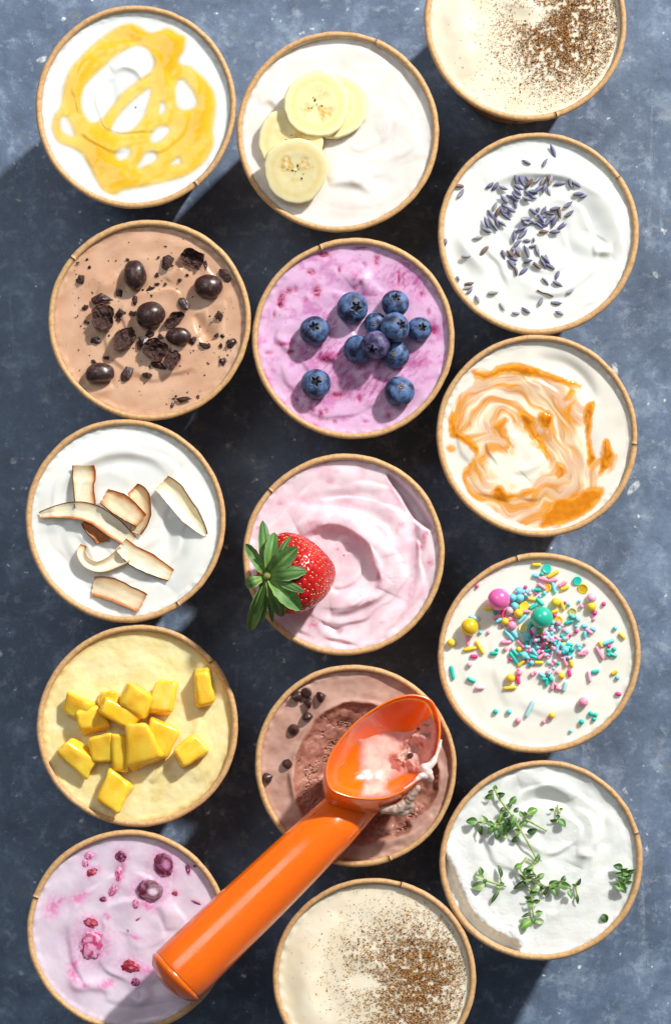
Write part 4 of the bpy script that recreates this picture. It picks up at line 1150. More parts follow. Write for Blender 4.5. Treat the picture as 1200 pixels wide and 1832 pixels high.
# ------------------------------------------------------------------ blueberries
M_blue = mat('blueberry_skin', None, 0.5, attr=True, spec=0.4, mottle=None, bump=(900, 0.15, 0.0002))
M_calyx = mat('blueberry_calyx', lin(54, 58, 84), 0.7, mottle=(900, lin(96, 104, 132), 0.45, 0.65))
M_scar = mat('blueberry_scar', lin(148, 128, 100), 0.8)
def blueberry(a, b, r3, sa, sb, kind, lift, label, seed, tint=0):
    px, py = 440 + a / 3, 410 + b / 3
    R = r3 / 3
    z = surf('blueberry', px, py) + R * 0.55 + lift
    c = at(px, py, z)
    t = thing('blueberry', c - np.array((0, 0, R * .7)), label, 'blueberry', 'blueberries on the purple ice cream')
    dx, dy = (sa - a) / 3 / R, -(sb - b) / 3 / R
    q = min(0.97, math.hypot(dx, dy))
    ax = np.array((dx, dy, math.sqrt(1 - q * q)))
    if kind == 'none': ax = np.array((0.5, 0.3, -0.8)); ax /= np.linalg.norm(ax)
    s, u, w = frame(ax, (0.3, 0.8, 0.1))
    Rm = np.stack([s, u, w], 1)
    n, m = 56, 80
    th = np.pi * (np.linspace(0.0005, 1, n) ** 1.35) * 0.9995
    ph = np.linspace(0, 2 * np.pi, m, endpoint=False)
    TH, PH = np.meshgrid(th, ph, indexing='ij')
    r = np.ones_like(TH)
    r += 0.012 * np.cos(3 * PH + seed) * np.sin(TH)
    r -= 0.10 * np.cos(TH) ** 4
    off = seed * 1.3
    star = 0.33 * (1 + 0.34 * (2 / np.pi * np.arcsin(np.clip(np.sin(5 * PH / 1.0 + off), -1, 1)))) 
    if kind == 'star':
        ins = sm(0.03, -0.05, TH - star)
        r -= 0.24 * ins
        r += 0.05 * np.exp(-((TH - star - 0.04) / 0.05) ** 2)
    elif kind == 'scar':
        r -= 0.07 * np.exp(-(TH / 0.16) ** 2)
        ins = 0.8 * np.exp(-(TH / 0.1) ** 4)
    else: ins = np.zeros_like(TH)
    P = np.stack([r * np.sin(TH) * np.cos(PH), r * np.sin(TH) * np.sin(PH), r * np.cos(TH) * 0.95], -1).reshape(-1, 3)
    W = P @ Rm.T
    f = n3(P, 2.1, seed) * 0.7 + n3(P, 6.5, seed + 3) * 0.35 + n3(P, 14, seed + 5) * 0.15
    dark = s2l((30, 36, 62)) if not tint else s2l((44, 36, 66)); light = s2l((92, 122, 172)) if not tint else s2l((116, 110, 158))
    fb = sm(-0.45, 0.55, f)
    C = dark * (1 - fb)[:, None] + light * fb[:, None]
    ring = (np.exp(-((TH - star - 0.05) / 0.06) ** 2) if kind == 'star' else 0 * TH).ravel()
    C = C * (1 - 0.5 * ring)[:, None] + s2l((120, 138, 168)) * (0.5 * ring)[:, None]
    C = C * (1 - ins.ravel()[:, None]) + s2l((26, 20, 24) if kind == 'star' else (150, 130, 104)) * ins.ravel()[:, None]
    obj('body', W * R + c, grid_faces(n, m), M_blue, parent=t, col=C)
    if kind == 'star':
        V = []; F = []
        for k in range(5):
            pc = (math.pi / 2 - off + 2 * math.pi * k) / 5 + 2 * math.pi / 10
            for (dp, tt, rr) in ((-0.5, 0.30, 0.97), (0.5, 0.30, 0.97), (0.0, 0.18, 1.00), (-0.28, 0.24, 1.0), (0.28, 0.24, 1.0)):
                V.append(np.array((rr * math.sin(tt) * math.cos(pc + dp), rr * math.sin(tt) * math.sin(pc + dp), rr * math.cos(tt) * 0.93)))
            o_ = k * 5
            F += [(o_, o_ + 1, o_ + 4, o_ + 3), (o_ + 3, o_ + 4, o_ + 2)]
        obj('calyx', np.array(V) @ Rm.T * R + c, F, M_calyx, parent=t)
    elif kind == 'scar':
        pts = [np.array((math.sin(.11) * math.cos(p), math.sin(.11) * math.sin(p), 0.865)) for p in np.linspace(0, 2 * np.pi, 14)]
        V, F = tube(np.array(pts) @ Rm.T * R + c, 0.7, 6)
        obj('stem_scar', V, F, M_scar, parent=t)
BB = [(570, 422, 84, 595, 428, 'star', 0, 'blueberry standing alone above the left of the cluster', 0),
      (367, 545, 79, 365, 527, 'star', 0, 'blueberry standing alone at the left', 0),
      (800, 400, 74, 803, 366, 'star', 0, 'topmost blueberry of the right hand cluster', 0),
      (930, 537, 66, 948, 533, 'star', 0, 'rightmost blueberry of the cluster', 0),
      (695, 508, 62, 688, 515, 'scar', -2, 'blueberry tucked behind the raised pair of the cluster', 0),
      (600, 645, 78, 560, 690, 'none', 0, 'dark blueberry at the lower left of the cluster, no crown showing', 0),
      (800, 672, 76, 788, 678, 'scar', 0, 'lowest blueberry of the cluster, with a small stem scar', 0),
      (798, 527, 80, 842, 518, 'star', 24, 'raised blueberry in the middle of the cluster, crown to the right', 0),
      (697, 620, 76, 672, 660, 'star', 26, 'raised purplish blueberry of the cluster, crown to the lower left', 1),
      (375, 830, 80, 375, 822, 'star', 0, 'blueberry standing alone at the lower left', 0),
      (822, 872, 82, 830, 850, 'scar', 0, 'blueberry standing alone at the lower right, with a stem scar', 0)]
for i, (a, b, r3, sa, sb, kind, lift, lb, tint) in enumerate(BB):
    blueberry(a, b, r3, sa, sb, kind, lift, lb, i + 1, tint)

# ------------------------------------------------------------------ coconut flakes
M_coco = mat('toasted_coconut', None, 0.5, attr=True, sss=0.5, sss_r=(1, 0.7, 0.4), sss_s=0.0015, spec=0.35, bump=(1000, 0.35, 0.0003))
M_cskin = mat('coconut_skin', lin(72, 34, 24), 0.7)
def flake(pts, wid, skin, toast, lift, arch, label, seed, curl=0.26, thick=1.2):
    """pts in photo zoom units; wid = widths along it; skin +1/-1 = which edge carries the brown skin; toast = (base, edge+, edge-, ends)"""
    P = cr(zpts(pts, 20, 740), 10); n = len(P); m = 15
    W = np.interp(np.linspace(0, 1, n), np.linspace(0, 1, len(wid)), wid) / 3
    T = np.gradient(P, axis=0); T /= np.linalg.norm(T, axis=1)[:, None]
    Nn = np.stack([-T[:, 1], T[:, 0]], 1)
    r = np.random.RandomState(seed)
    top = []; bot = []; C = []
    base = np.interp(np.linspace(0, 1, n), np.linspace(0, 1, len(lift)), lift)
    for i in range(n):
        u = i / (n - 1)
        hs = surf('coconut', *P[i])
        for j in range(m):
            v = j / (m - 1) * 2 - 1
            w = W[i] * (1 + 0.07 * math.sin(u * 9 + seed) * (v < 0) + 0.05 * mnoise.noise(Vector((u * 9, v * 2, seed))))
            ju = 2.0 * mnoise.noise(Vector((v * 3 + seed, 1.0, 0))) * (1 if u in (0.0, 1.0) else 0)
            x, y = P[i] + Nn[i] * v * w / 2 + T[i] * ju
            z = hs + base[i] + arch * math.sin(math.pi * u) + curl * w * 0.5 * v * v + 0.8 * mnoise.noise(Vector((u * 4, v * 2, seed)))
            p = at(x, y, z + thick * 0.5); top.append(p)
            bot.append(at(x, y, z - thick * 0.5))
            f = toast[0] + toast[1] * 1.9 * max(0, v) ** 4 + toast[2] * 1.9 * max(0, -v) ** 4 + toast[3] * (max(0, 1 - u * 5) ** 2) + toast[4] * (max(0, 1 - (1 - u) * 5) ** 2)
            f += 0.16 * mnoise.noise(Vector((u * 5, v * 2.5, seed))) + 0.1 * mnoise.noise(Vector((u * 16, v * 8, seed)))
            f = min(1, max(0, f * 1.25 + .06))
            c = s2l((253, 246, 222)) * (1 - f) + s2l((224, 150, 74)) * f if f < 0.6 else None
            if c is None:
                c6 = s2l((253, 246, 222)) * 0.4 + s2l((224, 150, 74)) * 0.6
                g = (f - 0.6) / 0.4; c = c6 * (1 - g) + s2l((178, 104, 52)) * g
            C.append(c)
    top = np.array(top); bot = np.array(bot)
    k = n * m
    V = np.concatenate([top, bot]); F = grid_faces(n, m, False).tolist()
    F = [f[::-1] for f in F] + [[q + k for q in f] for f in F]
    for i in range(n - 1):
        F.append([i * m, (i + 1) * m, (i + 1) * m + k, i * m + k]); F.append([i * m + m - 1, i * m + m - 1 + k, (i + 1) * m + m - 1 + k, (i + 1) * m + m - 1])
    for j in range(m - 1):
        F.append([j, j + k, j + 1 + k, j + 1]); q = (n - 1) * m + j; F.append([q, q + 1, q + 1 + k, q + k])
    c0 = V.mean(0); c0[2] = V[:, 2].min()
    t = thing('coconut_flake', c0, label, 'coconut flake', 'toasted coconut flakes on white ice cream')
    obj('flesh', V, F, M_coco, parent=t, col=np.array(C + C))
    if skin:
        e = m - 1 if skin > 0 else 0
        E = np.array([(top[i * m + e] + bot[i * m + e]) / 2 for i in range(n)])
        i0, i1 = (0, n) if abs(skin) == 1 else (int(n * .25), n)
        V, F = tube(E[i0:i1], .9, 6)
        obj('brown_skin', V, F, M_cskin, parent=t)
flake([(400, 570), (440, 610), (480, 650), (490, 690)], [60, 90, 90, 70], 1, (0.75, 0.2, 0.2, 0.2, 0.3), [2, 3, 3], 2, 'dark toasted coconut flake mostly hidden beneath the long one', 11)
flake([(392, 278), (392, 350), (395, 420), (398, 500)], [118, 122, 112, 110], 1, (0.16, 0.25, 0.6, 0.3, 0.2), [4, 4, 10], 3, 'upright rectangular coconut flake at the upper left', 12)
flake([(650, 405), (690, 450), (695, 540), (668, 640)], [70, 110, 110, 60], -1, (0.25, 0.2, 0.35, 0.9, 0.2), [16, 10, 6, 4], 3, 'curled coconut flake standing behind the toasted one', 13, 0.5)
flake([(390, 705), (378, 750), (410, 800), (470, 822), (540, 800), (612, 752)], [34, 48, 52, 55, 70, 100], 0, (0.06, 0.25, 0.3, 0.9, 0.1), [5, 4, 3, 3, 3], 3, 'pale C shaped coconut curl with a dark tip', 14, 0.7)
flake([(590, 700), (660, 760), (750, 810), (860, 865)], [80, 110, 105, 70], 2, (0.1, 0.1, 0.6, 0.1, 0.35), [10, 6, 4, 3], 3, 'broad pale coconut flake pointing to the lower right', 15)
flake([(155, 545), (250, 525), (350, 520), (450, 545), (550, 610), (650, 690)], [30, 70, 90, 100, 110, 70], -1, (0.10, 0.65, 0.05, 0.1, 0.1), [3, 5, 8, 9, 8, 5], 4, 'long bent coconut flake lying across the middle', 16, 0.3)
flake([(500, 440), (570, 480), (640, 525), (700, 575)], [90, 118, 118, 80], 1, (0.3, 0.25, 0.6, 0.35, 0.4), [18, 16, 14], 3, 'deep toasted brown coconut flake on top of the heap', 17)
flake([(440, 925), (540, 945), (640, 985), (705, 1020)], [100, 118, 115, 105], -1, (0.28, 0.45, 0.15, 0.1, 0.35), [3, 2, 3], 3, 'pinkish brown coconut flake alone near the bottom rim', 18)
flake([(808, 372), (880, 440), (960, 545), (1045, 652)], [95, 120, 105, 20], -1, (0.06, 0.02, 0.25, 0.4, 0.02), [4, 4, 3, 2], 3, 'pale slanted coconut flake alone at the right', 19, 0.5)

# ------------------------------------------------------------------ strawberry
M_straw = mat('strawberry_flesh', None, 0.32, attr=True, sss=0.12, sss_r=(1, 0.2, 0.1), sss_s=0.0008, spec=0.5, coat=0.3, coat_r=0.1)
M_achene = mat('strawberry_achene', lin(226, 186, 96), 0.45)
M_sepal = mat('strawberry_leaf', None, 0.5, attr=True, spec=0.4, sss=0.1, sss_s=0.0005, bump=(1400, 0.4, 0.0003))
def strawberry():
    crown = at(481, 1030, H + 92)
    tip = at(592, 1022, H + 0)
    a = tip - crown; Ln = np.linalg.norm(a) * 1.02
    s, u, w = frame(a)
    t = thing('strawberry', (crown + tip) / 2 - np.array((0, 0, 70)), 'whole red strawberry with green leaves resting on the left rim', 'strawberry')
    n, m = 110, 140
    uu = np.linspace(0, 1, n)
    prof = np.interp(uu, [0, .03, .08, .18, .32, .48, .64, .78, .88, .95, .985, 1], [0.05, .42, .72, .93, 1, .95, .80, .60, .42, .26, .12, .005])
    prof = np.convolve(np.pad(prof, 3, 'edge'), np.ones(7) / 7, 'valid'); prof[0] = 0.02; prof[-1] = 0.004
    ph = np.linspace(0, 2 * np.pi, m, endpoint=False)
    U, PH = np.meshgrid(uu, ph, indexing='ij')
    Rr = 71 * prof[:, None] * (1 + 0.035 * np.cos(2 * PH + .6) + 0.025 * np.cos(3 * PH + 1) + 0.02 * np.cos(PH * 5))
    pos = crown + (U * Ln)[..., None] * w + (Rr * np.cos(PH))[..., None] * s + (Rr * np.sin(PH))[..., None] * u
    V = pos.reshape(-1, 3)
    # achenes
    seeds = []
    rows = 17
    for k in range(rows):
        q = 0.09 + 0.86 * k / (rows - 1)
        rad = np.interp(q, uu, prof)
        cnt = max(4, int(29 * rad))
        for j in range(cnt):
            p = 2 * math.pi * (j + 0.5 * (k % 2)) / cnt + random.uniform(-.06, .06)
            seeds.append((min(.97, q + random.uniform(-.012, .012)), p))
    nor = np.cross(np.gradient(pos, axis=0), np.gradient(pos, axis=1)); nor /= np.linalg.norm(nor, axis=2)[..., None] + 1e-9
    cen = crown + (U * Ln)[..., None] * w
    nor = np.where(((pos - cen) * nor).sum(-1, keepdims=True) < 0, -nor, nor)
    nf = nor.reshape(-1, 3)
    disp = np.zeros(len(V)); sp = []
    for q, p in seeds:
        i = int(round(q * (n - 1))); j = int(round(p / (2 * math.pi) * m)) % m
        c = pos[i, j]; d = np.linalg.norm(V - c, axis=1)
        disp = np.maximum(disp, np.exp(-(d / 3.8) ** 2)); sp.append((c.copy(), nor[i, j].copy()))
    V2 = V - nf * (disp * 2.6)[:, None]
    C = np.tile(s2l((186, 12, 24)), (len(V), 1))
    C = mixc(C, s2l((204, 28, 32)), np.clip(n3(V, 0.03, 2) + .2, 0, 1))
    C = mixc(C, s2l((232, 120, 84)), 0.7 * sm(0.07, 0.0, U.ravel()))
    C = mixc(C, s2l((156, 10, 20)), 0.5 * disp)
    body = obj('body', V2, grid_faces(n, m)[:, ::-1], M_straw, parent=t, col=C)
    iv, jf = sphere(8, 8)
    me = mk_mesh('achene', iv * np.array((1.15, 1.9, 0.8)), jf, M_achene)
    for c, nn in sp:
        if nn[2] < -0.25: continue
        x = np.cross(w, nn); x /= np.linalg.norm(x); y = np.cross(nn, x)
        rot = Matrix(np.stack([x, y, nn], 1).tolist())
        inst('achene', me, c - nn * 1.6, rot, parent=t)
    # crown of leaves: tip (photo px), width, droop, height at the tip
    cc = at(478, 1030, H + 106)
    LV = [((470, 934), 26, 66, 8), ((491, 951), 26, 96, 14), ((533, 978), 36, 122, 16), ((546, 1022), 32, 134, 16), ((538, 1092), 36, 106, 16), ((506, 1105), 30, 84, 14), ((470, 1112), 14, 66, 6),
          ((446, 1131), 27, 40, 10), ((440, 974), 22, 96, 16), ((437, 1048), 24, 96, 18), ((452, 1000), 18, 112, 10), ((520, 958), 15, 116, 12), ((546, 1060), 18, 126, 12), ((456, 1108), 14, 60, 12), ((488, 1112), 13, 76, 10)]
    for q, (tp_, wd, tz, arch) in enumerate(LV):
        tipp = at(*tp_, H + tz); d = tipp - cc
        L_ = np.linalg.norm(d); dd = d / L_; sd = np.cross((0, 0, 1.0), dd); sd /= np.linalg.norm(sd); up = np.cross(dd, sd)
        nn_, mm = 18, 9; V = []; C = []
        for i in range(nn_):
            uq = i / (nn_ - 1)
            hw = .88 * wd / 2 * (np.interp(uq, [0, .12, .35, .6, .82, .95, 1], [.36, .6, .95, 1, .76, .38, .05]))
            for j in range(mm):
                v = j / (mm - 1) * 2 - 1
                p = cc + dd * (6 + uq * (L_ - 6)) + sd * hw * v * (1 + .04 * math.sin(uq * 30 + q)) + up * (arch * math.sin(math.pi * uq) + 0.5 * hw * abs(v) ** 1.4 * (1 if q % 3 else -0.5) - (9 * (uq - .72) ** 2 * 12 * (uq > .72) if q % 2 else -6 * (uq > .75) * (uq - .75) * 4) + 1.2 * mnoise.noise(Vector((uq * 4, v, q))) - (2.0 if abs(v) < .05 else 0))
                V.append(p)
                vein = 0.6 * math.exp(-(v / .1) ** 2) + 0.2 * abs(math.sin((uq * 7 - abs(v) * 1.6) * math.pi)) ** 8
                f = np.clip(0.55 * (1 - uq) ** 2.2 + vein * .6, 0, 1)
                base = s2l((66, 116, 62)) * (.8 + .25 * math.sin(q * 2.1))
                eg = .45 * max(0, abs(v) - .7) / .3; C.append((base * (1 - f) + s2l((150, 186, 84)) * f) * (1 - eg) + s2l((168, 190, 120)) * eg)
        V = np.array(V); k = len(V)
        V = np.concatenate([V + up * 0.35, V - up * 0.35])
        F = grid_faces(nn_, mm, False).tolist(); F = F + [[e + k for e in f[::-1]] for f in F]
        for i in range(nn_ - 1):
            F += [[i * mm, i * mm + k, (i + 1) * mm + k, (i + 1) * mm], [i * mm + mm - 1, (i + 1) * mm + mm - 1, (i + 1) * mm + mm - 1 + k, i * mm + mm - 1 + k]]
        obj('sepal', V, F, M_sepal, parent=t, col=np.array(C + C))
    V, F = sphere(14, 18)
    obj('stem_scar', V * (7, 8, 5) + cc + (0, 0, 4), F, mat('stem_scar', lin(132, 148, 74), .7, mottle=(600, lin(96, 72, 40), .5, .7)), parent=t)
strawberry()

# ------------------------------------------------------------------ mango cubes
M_mango = mat('mango_flesh', None, 0.2, attr=True, sss=0.7, sss_r=(1, 0.65, 0.15), sss_s=0.004, spec=0.5, bump=(420, 0.3, 0.0005), rn=(300, .12, .4))
def mango(a, b, sx, sy, sz, an, tilt, lift, label, seed):
    px, py = 40 + a / 3, 1100 + b / 3
    sx, sy = sx / 3 * 1.02, sy / 3 * 1.02
    r = np.random.RandomState(seed)
    bm = bmesh.new(); bmesh.ops.create_cube(bm, size=1)
    sh = r.uniform(-.19, .19, (8, 3))
    for v, d in zip(bm.verts, sh):
        v.co = Vector((v.co.x * sx, v.co.y * sy, v.co.z * sz)) + Vector((d[0] * sx, d[1] * sy, d[2] * sz * .8))
    bmesh.ops.bevel(bm, geom=bm.edges[:], offset=min(sx, sy, sz) * .24, segments=3, affect='EDGES', profile=.6)
    bmesh.ops.triangulate(bm, faces=bm.faces[:])
    for _ in range(2):
        bmesh.ops.subdivide_edges(bm, edges=[e for e in bm.edges if e.calc_length() > 6], cuts=1)
        bmesh.ops.triangulate(bm, faces=[f for f in bm.faces if len(f.verts) > 4])
    bm.verts.index_update(); bm.normal_update()
    V = np.array([v.co[:] for v in bm.verts]); Nn = np.array([v.normal[:] for v in bm.verts]); F = [[v.index for v in f.verts] for f in bm.faces]; bm.free()
    V = V + Nn * (2.2 * n3(V, .06, seed) + .6 * n3(V, .16, seed))[:, None]
    R = np.array(Matrix.Rotation(math.radians(an), 3, 'Z') @ Matrix.Rotation(math.radians(tilt[0]), 3, 'X') @ Matrix.Rotation(math.radians(tilt[1]), 3, 'Y'))
    sz = sz * .8; z = surf('mango', px, py) + sz * .5 - 5 + lift * .75
    c = at(px, py, z)
    f = np.clip(.45 + .8 * n3(V, .05, seed + 4), 0, 1)
    C = np.tile(s2l((255, 217, 80)), (len(V), 1)); C = mixc(C, s2l((253, 190, 36)), f)
    C = mixc(C, s2l((246, 178, 34)), .35 * sm(.35, .8, np.abs(n3(V * (1, .25, 1), .22, seed + 8)) * 2))
    o = obj('mango_cube', V @ R.T + c, F, M_mango, base=c - np.array((0, 0, sz / 2)), col=C)
    tagit(o, label, 'mango cube', 'mango cubes on the yellow ice cream')
MG = [(312, 500, 150, 110, 32, -25, (8, -10), 0, 'wedge shaped mango cube at the far left of the heap'),
      (370, 560, 150, 130, 34, 10, (-6, 8), 6, 'big deep yellow mango cube at the left of the heap'),
      (462, 450, 100, 80, 30, 5, (10, 0), 8, 'mango cube mostly hidden at the back of the heap'),
      (515, 530, 180, 95, 30, -32, (-12, 10), 26, 'long pale mango piece lying over the left of the heap'),
      (630, 455, 175, 125, 34, -28, (6, 10), 26, 'large pale mango cube at the top of the heap'),
      (768, 445, 120, 165, 36, -15, (-8, -6), 2, 'tall mango cube at the right end of the back row'),
      (970, 375, 92, 185, 36, 5, (0, 8), 3, 'lone upright mango stick by the right rim'),
      (745, 665, 130, 160, 34, -14, (4, 10), 3, 'mango cube just behind the right of the biggest front one'),
      (640, 692, 160, 215, 38, 12, (6, -6), 20, 'biggest pale mango cube at the front of the heap'),
      (525, 738, 100, 200, 34, 3, (4, 0), 6, 'narrow amber mango stick in the front row'),
      (412, 712, 120, 130, 34, 4, (8, 4), 4, 'square mango cube in the front row'),
      (300, 762, 180, 110, 32, -38, (14, 8), 0, 'leftmost mango cube, apart from the heap'),
      (903, 727, 160, 120, 34, 33, (0, 6), 2, 'lone slanted mango cube right of the heap'),
      (502, 940, 150, 190, 34, -28, (-4, 4), 1, 'lone mango cube below the heap, nearest the bottom rim')]
for i, g in enumerate(MG): mango(*g, 60 + i)

# ------------------------------------------------------------------ cherry pieces
M_cherry = mat('cherry_piece', None, 0.35, attr=True, sss=0.2, sss_s=0.001, spec=0.5, bump=(900, 0.7, 0.0006))
cl_ = {0: 'large dark cherry with a frosted middle, nearest the upper right rim', 1: 'round cherry half covered by ice cream, right of centre', 11: 'large rough pink cherry piece, lower left', 12: 'bright red cherry chunk just left of the handle end',
      2: 'small dark cherry bit at the top of the tub', 3: 'upper slim pink cherry strip below the top dark bit', 4: 'lower slim pink cherry strip, slanting left', 8: 'red ragged cherry shred at the upper left', 10: 'red cherry shred above the large rough pink piece', 13: 'dark cherry bit below the red chunk near the handle end'}
cl = cl_
for i, (a, b, w, v, an, k) in enumerate(CH[6:]):
    if k == 's': continue
    px, py = 30 + a / 3, 1460 + b / 3
    V, F = ico(4)
    rz = min(w, v) / 3 * .17 + .7
    rough = {'d': .14, 'p': .24, 'r': .24}[k]
    f1 = n3(V, 1.6, i + 1); f2 = n3(V, 4.2, i + 9)
    V = V * (1 + rough * f1 + rough * .9 * f2)[:, None]
    pal = {'d': ((120, 20, 62), (78, 12, 44), (200, 130, 178)), 'p': ((206, 74, 132), (160, 30, 84), (228, 170, 206)), 'r': ((170, 34, 52), (128, 18, 50), (214, 120, 150))}[k]
    g = np.clip(.5 + 1.2 * f2, 0, 1)
    C = mixc(np.tile(s2l(pal[0]), (len(V), 1)), s2l(pal[1]), g)
    frost = sm(.1, .5, n3(V, 2.6, i + 20) + (.35 if k == 'p' else .1) + (0.5 if i == 1 else 0) * (V[:, 0] * .5 + .4))
    if i in (0, 1): frost = np.maximum(frost * .25, sm(.55, .2, np.hypot(V[:, 0] - .25, V[:, 1] + .05)))
    C = mixc(C, s2l((232, 210, 230) if i == 1 else pal[2]), frost * .9)
    C = mixc(C, s2l((220, 160, 200)), .8 * sm(.45, .0, V[:, 2] + .35 * f1))
    Vp = V * (w / 3, v / 3, rz) @ zrot(math.radians(-an)).T
    c = at(px, py, surf('cherry', px, py) - rz * .12 + (3 if i == 1 else 0))
    o = obj('cherry_piece', Vp + c, F, M_cherry, base=c, col=C)
    tagit(o, cl.get(i, 'tiny cherry shred set in the lavender ice cream'), 'cherry piece', 'cherry pieces in the lavender ice cream')

# ------------------------------------------------------------------ sprinkles
PAL = {'T': ((40, 196, 180), 'teal'), 'A': ((124, 214, 226), 'aqua'), 'Y': ((248, 208, 60), 'yellow'), 'y': ((240, 224, 150), 'pale yellow'), 'P': ((250, 160, 188), 'pink'), 'L': ((240, 190, 214), 'pale pink'), 'M': ((230, 70, 148), 'magenta'), 'a': ((170, 220, 226), 'pale aqua')}
SM = {k: mat('sugar_' + v[1].replace(' ', '_'), lin(*v[0]), 0.35, sss=0.2, sss_s=0.0006, spec=0.45, bump=(1500, .12, .0002)) for k, v in PAL.items()}
PEARL = {k: mat('pearl_' + PAL[k][1], lin(*c), 0.28, spec=0.6, coat=.5, coat_r=.18) for k, c in (('M', (244, 108, 182)), ('T', (40, 192, 160)), ('Y', (238, 196, 24)))}
sv, sf2 = sphere(14, 20)
SPH = {k: mk_mesh('sprinkle_bead', sv, sf2, SM[k]) for k in SM}
def capsule(m_):
    V = []; n = 14; mm = 14
    for i in range(n):
        u = i / (n - 1)
        if u < .5: th = math.pi * u / 1.0 * .999 + .001; x = -1 - math.cos(th) * .42 + .42 * 0; x = -1 + .42 - math.cos(th) * .42; w = math.sin(th) ** .7
        else: th = math.pi * (u) * .999; x = 1 - .42 - math.cos(th) * .42; w = max(0.02, math.sin(th)) ** .7
        for j in range(mm):
            t = 2 * math.pi * j / mm; V.append((x, w * math.cos(t), w * math.sin(t)))
    return mk_mesh('sprinkle_rod', V, grid_faces(n, mm), m_)
ROD = {k: capsule(SM[k]) for k in SM}
def disc(m_):
    V = []; mm = 28
    pr = [(.02, .55), (.6, .55), (.72, .62), (.84, .9), (.93, .95), (1, .7), (1.02, 0), (1, -.7), (.9, -.9), (.02, -.9)]
    for rr, z in pr:
        for j in range(mm):
            t = 2 * math.pi * j / mm; V.append((rr * math.cos(t), rr * math.sin(t), z))
    return mk_mesh('sprinkle_disc', V, grid_faces(len(pr), mm), m_)
DSC = {k: disc(SM[k]) for k in SM}
GS = 'sugar sprinkles on the cream white ice cream'
occ = []
def spot(a, b):
    if math.hypot((a - 625) / 190, (b - 560) / 130) < 1: return 'in the dense heap'
    if b < 280: return 'near the top of the tub'
    if b > 840: return 'in the loose scatter near the bottom rim'
    if a < 380: return 'at the left of the big heap'
    if a > 800: return 'at the right of the big heap'
    return 'around the big green ball' if b < 480 else 'just below the heap'
def drop(px, py, r):
    """height needed to rest on the sprinkles already lying there"""
    z = surf('sprinkle', px, py)
    for (x, y, rr, top) in occ:
        d = math.hypot(px - x, py - y)
        if d < (r + rr) * .72: z = max(z, top - .45 * rr - .2 * d)
    return min(z, surf('sprinkle', px, py) + 13)
def bead(a, b, r, c, label=None, pearl=False):
    px, py = 760 + a / 3, 970 + b / 3; R = r / 3 * (1 if pearl else 1.12)
    z = drop(px, py, R) + R * (.72 if not pearl else .85)
    if pearl: z = surf('sprinkle', px, py) + R * .85 + (5 if c != 'Y' else 0)
    me = SPH[c]
    if pearl: me = mk_mesh('sugar_pearl', *sphere(32, 48), PEARL[c])
    o = inst('sugar_pearl' if pearl else 'sprinkle_bead', me, at(px, py, z), None, (R, R, R))
    occ.append((px, py, R, z + R * .6))
    tagit(o, label or 'small round %s sugar bead %s' % (PAL[c][1], spot(a, b)), 'sprinkle', GS)
def rod(a, b, an, ln, c, w=19):
    px, py = 760 + a / 3, 970 + b / 3; R = w / 6 * 1.12; ln = ln * 1.12
    z = drop(px, py, ln / 9) + R * .75
    o = inst('sprinkle_rod', ROD[c], at(px, py, z), Matrix.Rotation(math.radians(-an), 3, 'Z') @ Matrix.Rotation(random.gauss(0, .08), 3, 'Y'), (ln / 6, R, R))
    occ.append((px, py, ln / 9, z + R * .8))
    tagit(o, '%s sugar rod lying %s' % (PAL[c][1], spot(a, b)), 'sprinkle', GS)
def dsk(a, b, r, c):
    px, py = 760 + a / 3, 970 + b / 3; R = r / 3
    z = drop(px, py, R) + 1.6
    o = inst('sprinkle_disc', DSC[c], at(px, py, z), Matrix.Rotation(random.gauss(0, .2), 3, 'X') @ Matrix.Rotation(random.gauss(0, .2), 3, 'Y'), (R, R, 2.0))
    occ.append((px, py, R, z + 2))
    tagit(o, 'flat round %s sugar disc %s' % (PAL[c][1], spot(a, b)), 'sprinkle', GS)
bead(395, 307, 60, 'M', 'large pearly pink sugar ball at the upper left of the sprinkles', True)
bead(625, 405, 60, 'T', 'large pearly green sugar ball in the middle of the sprinkles', True)
bead(238, 455, 47, 'Y', 'large yellow sugar ball at the left of the sprinkles', True)
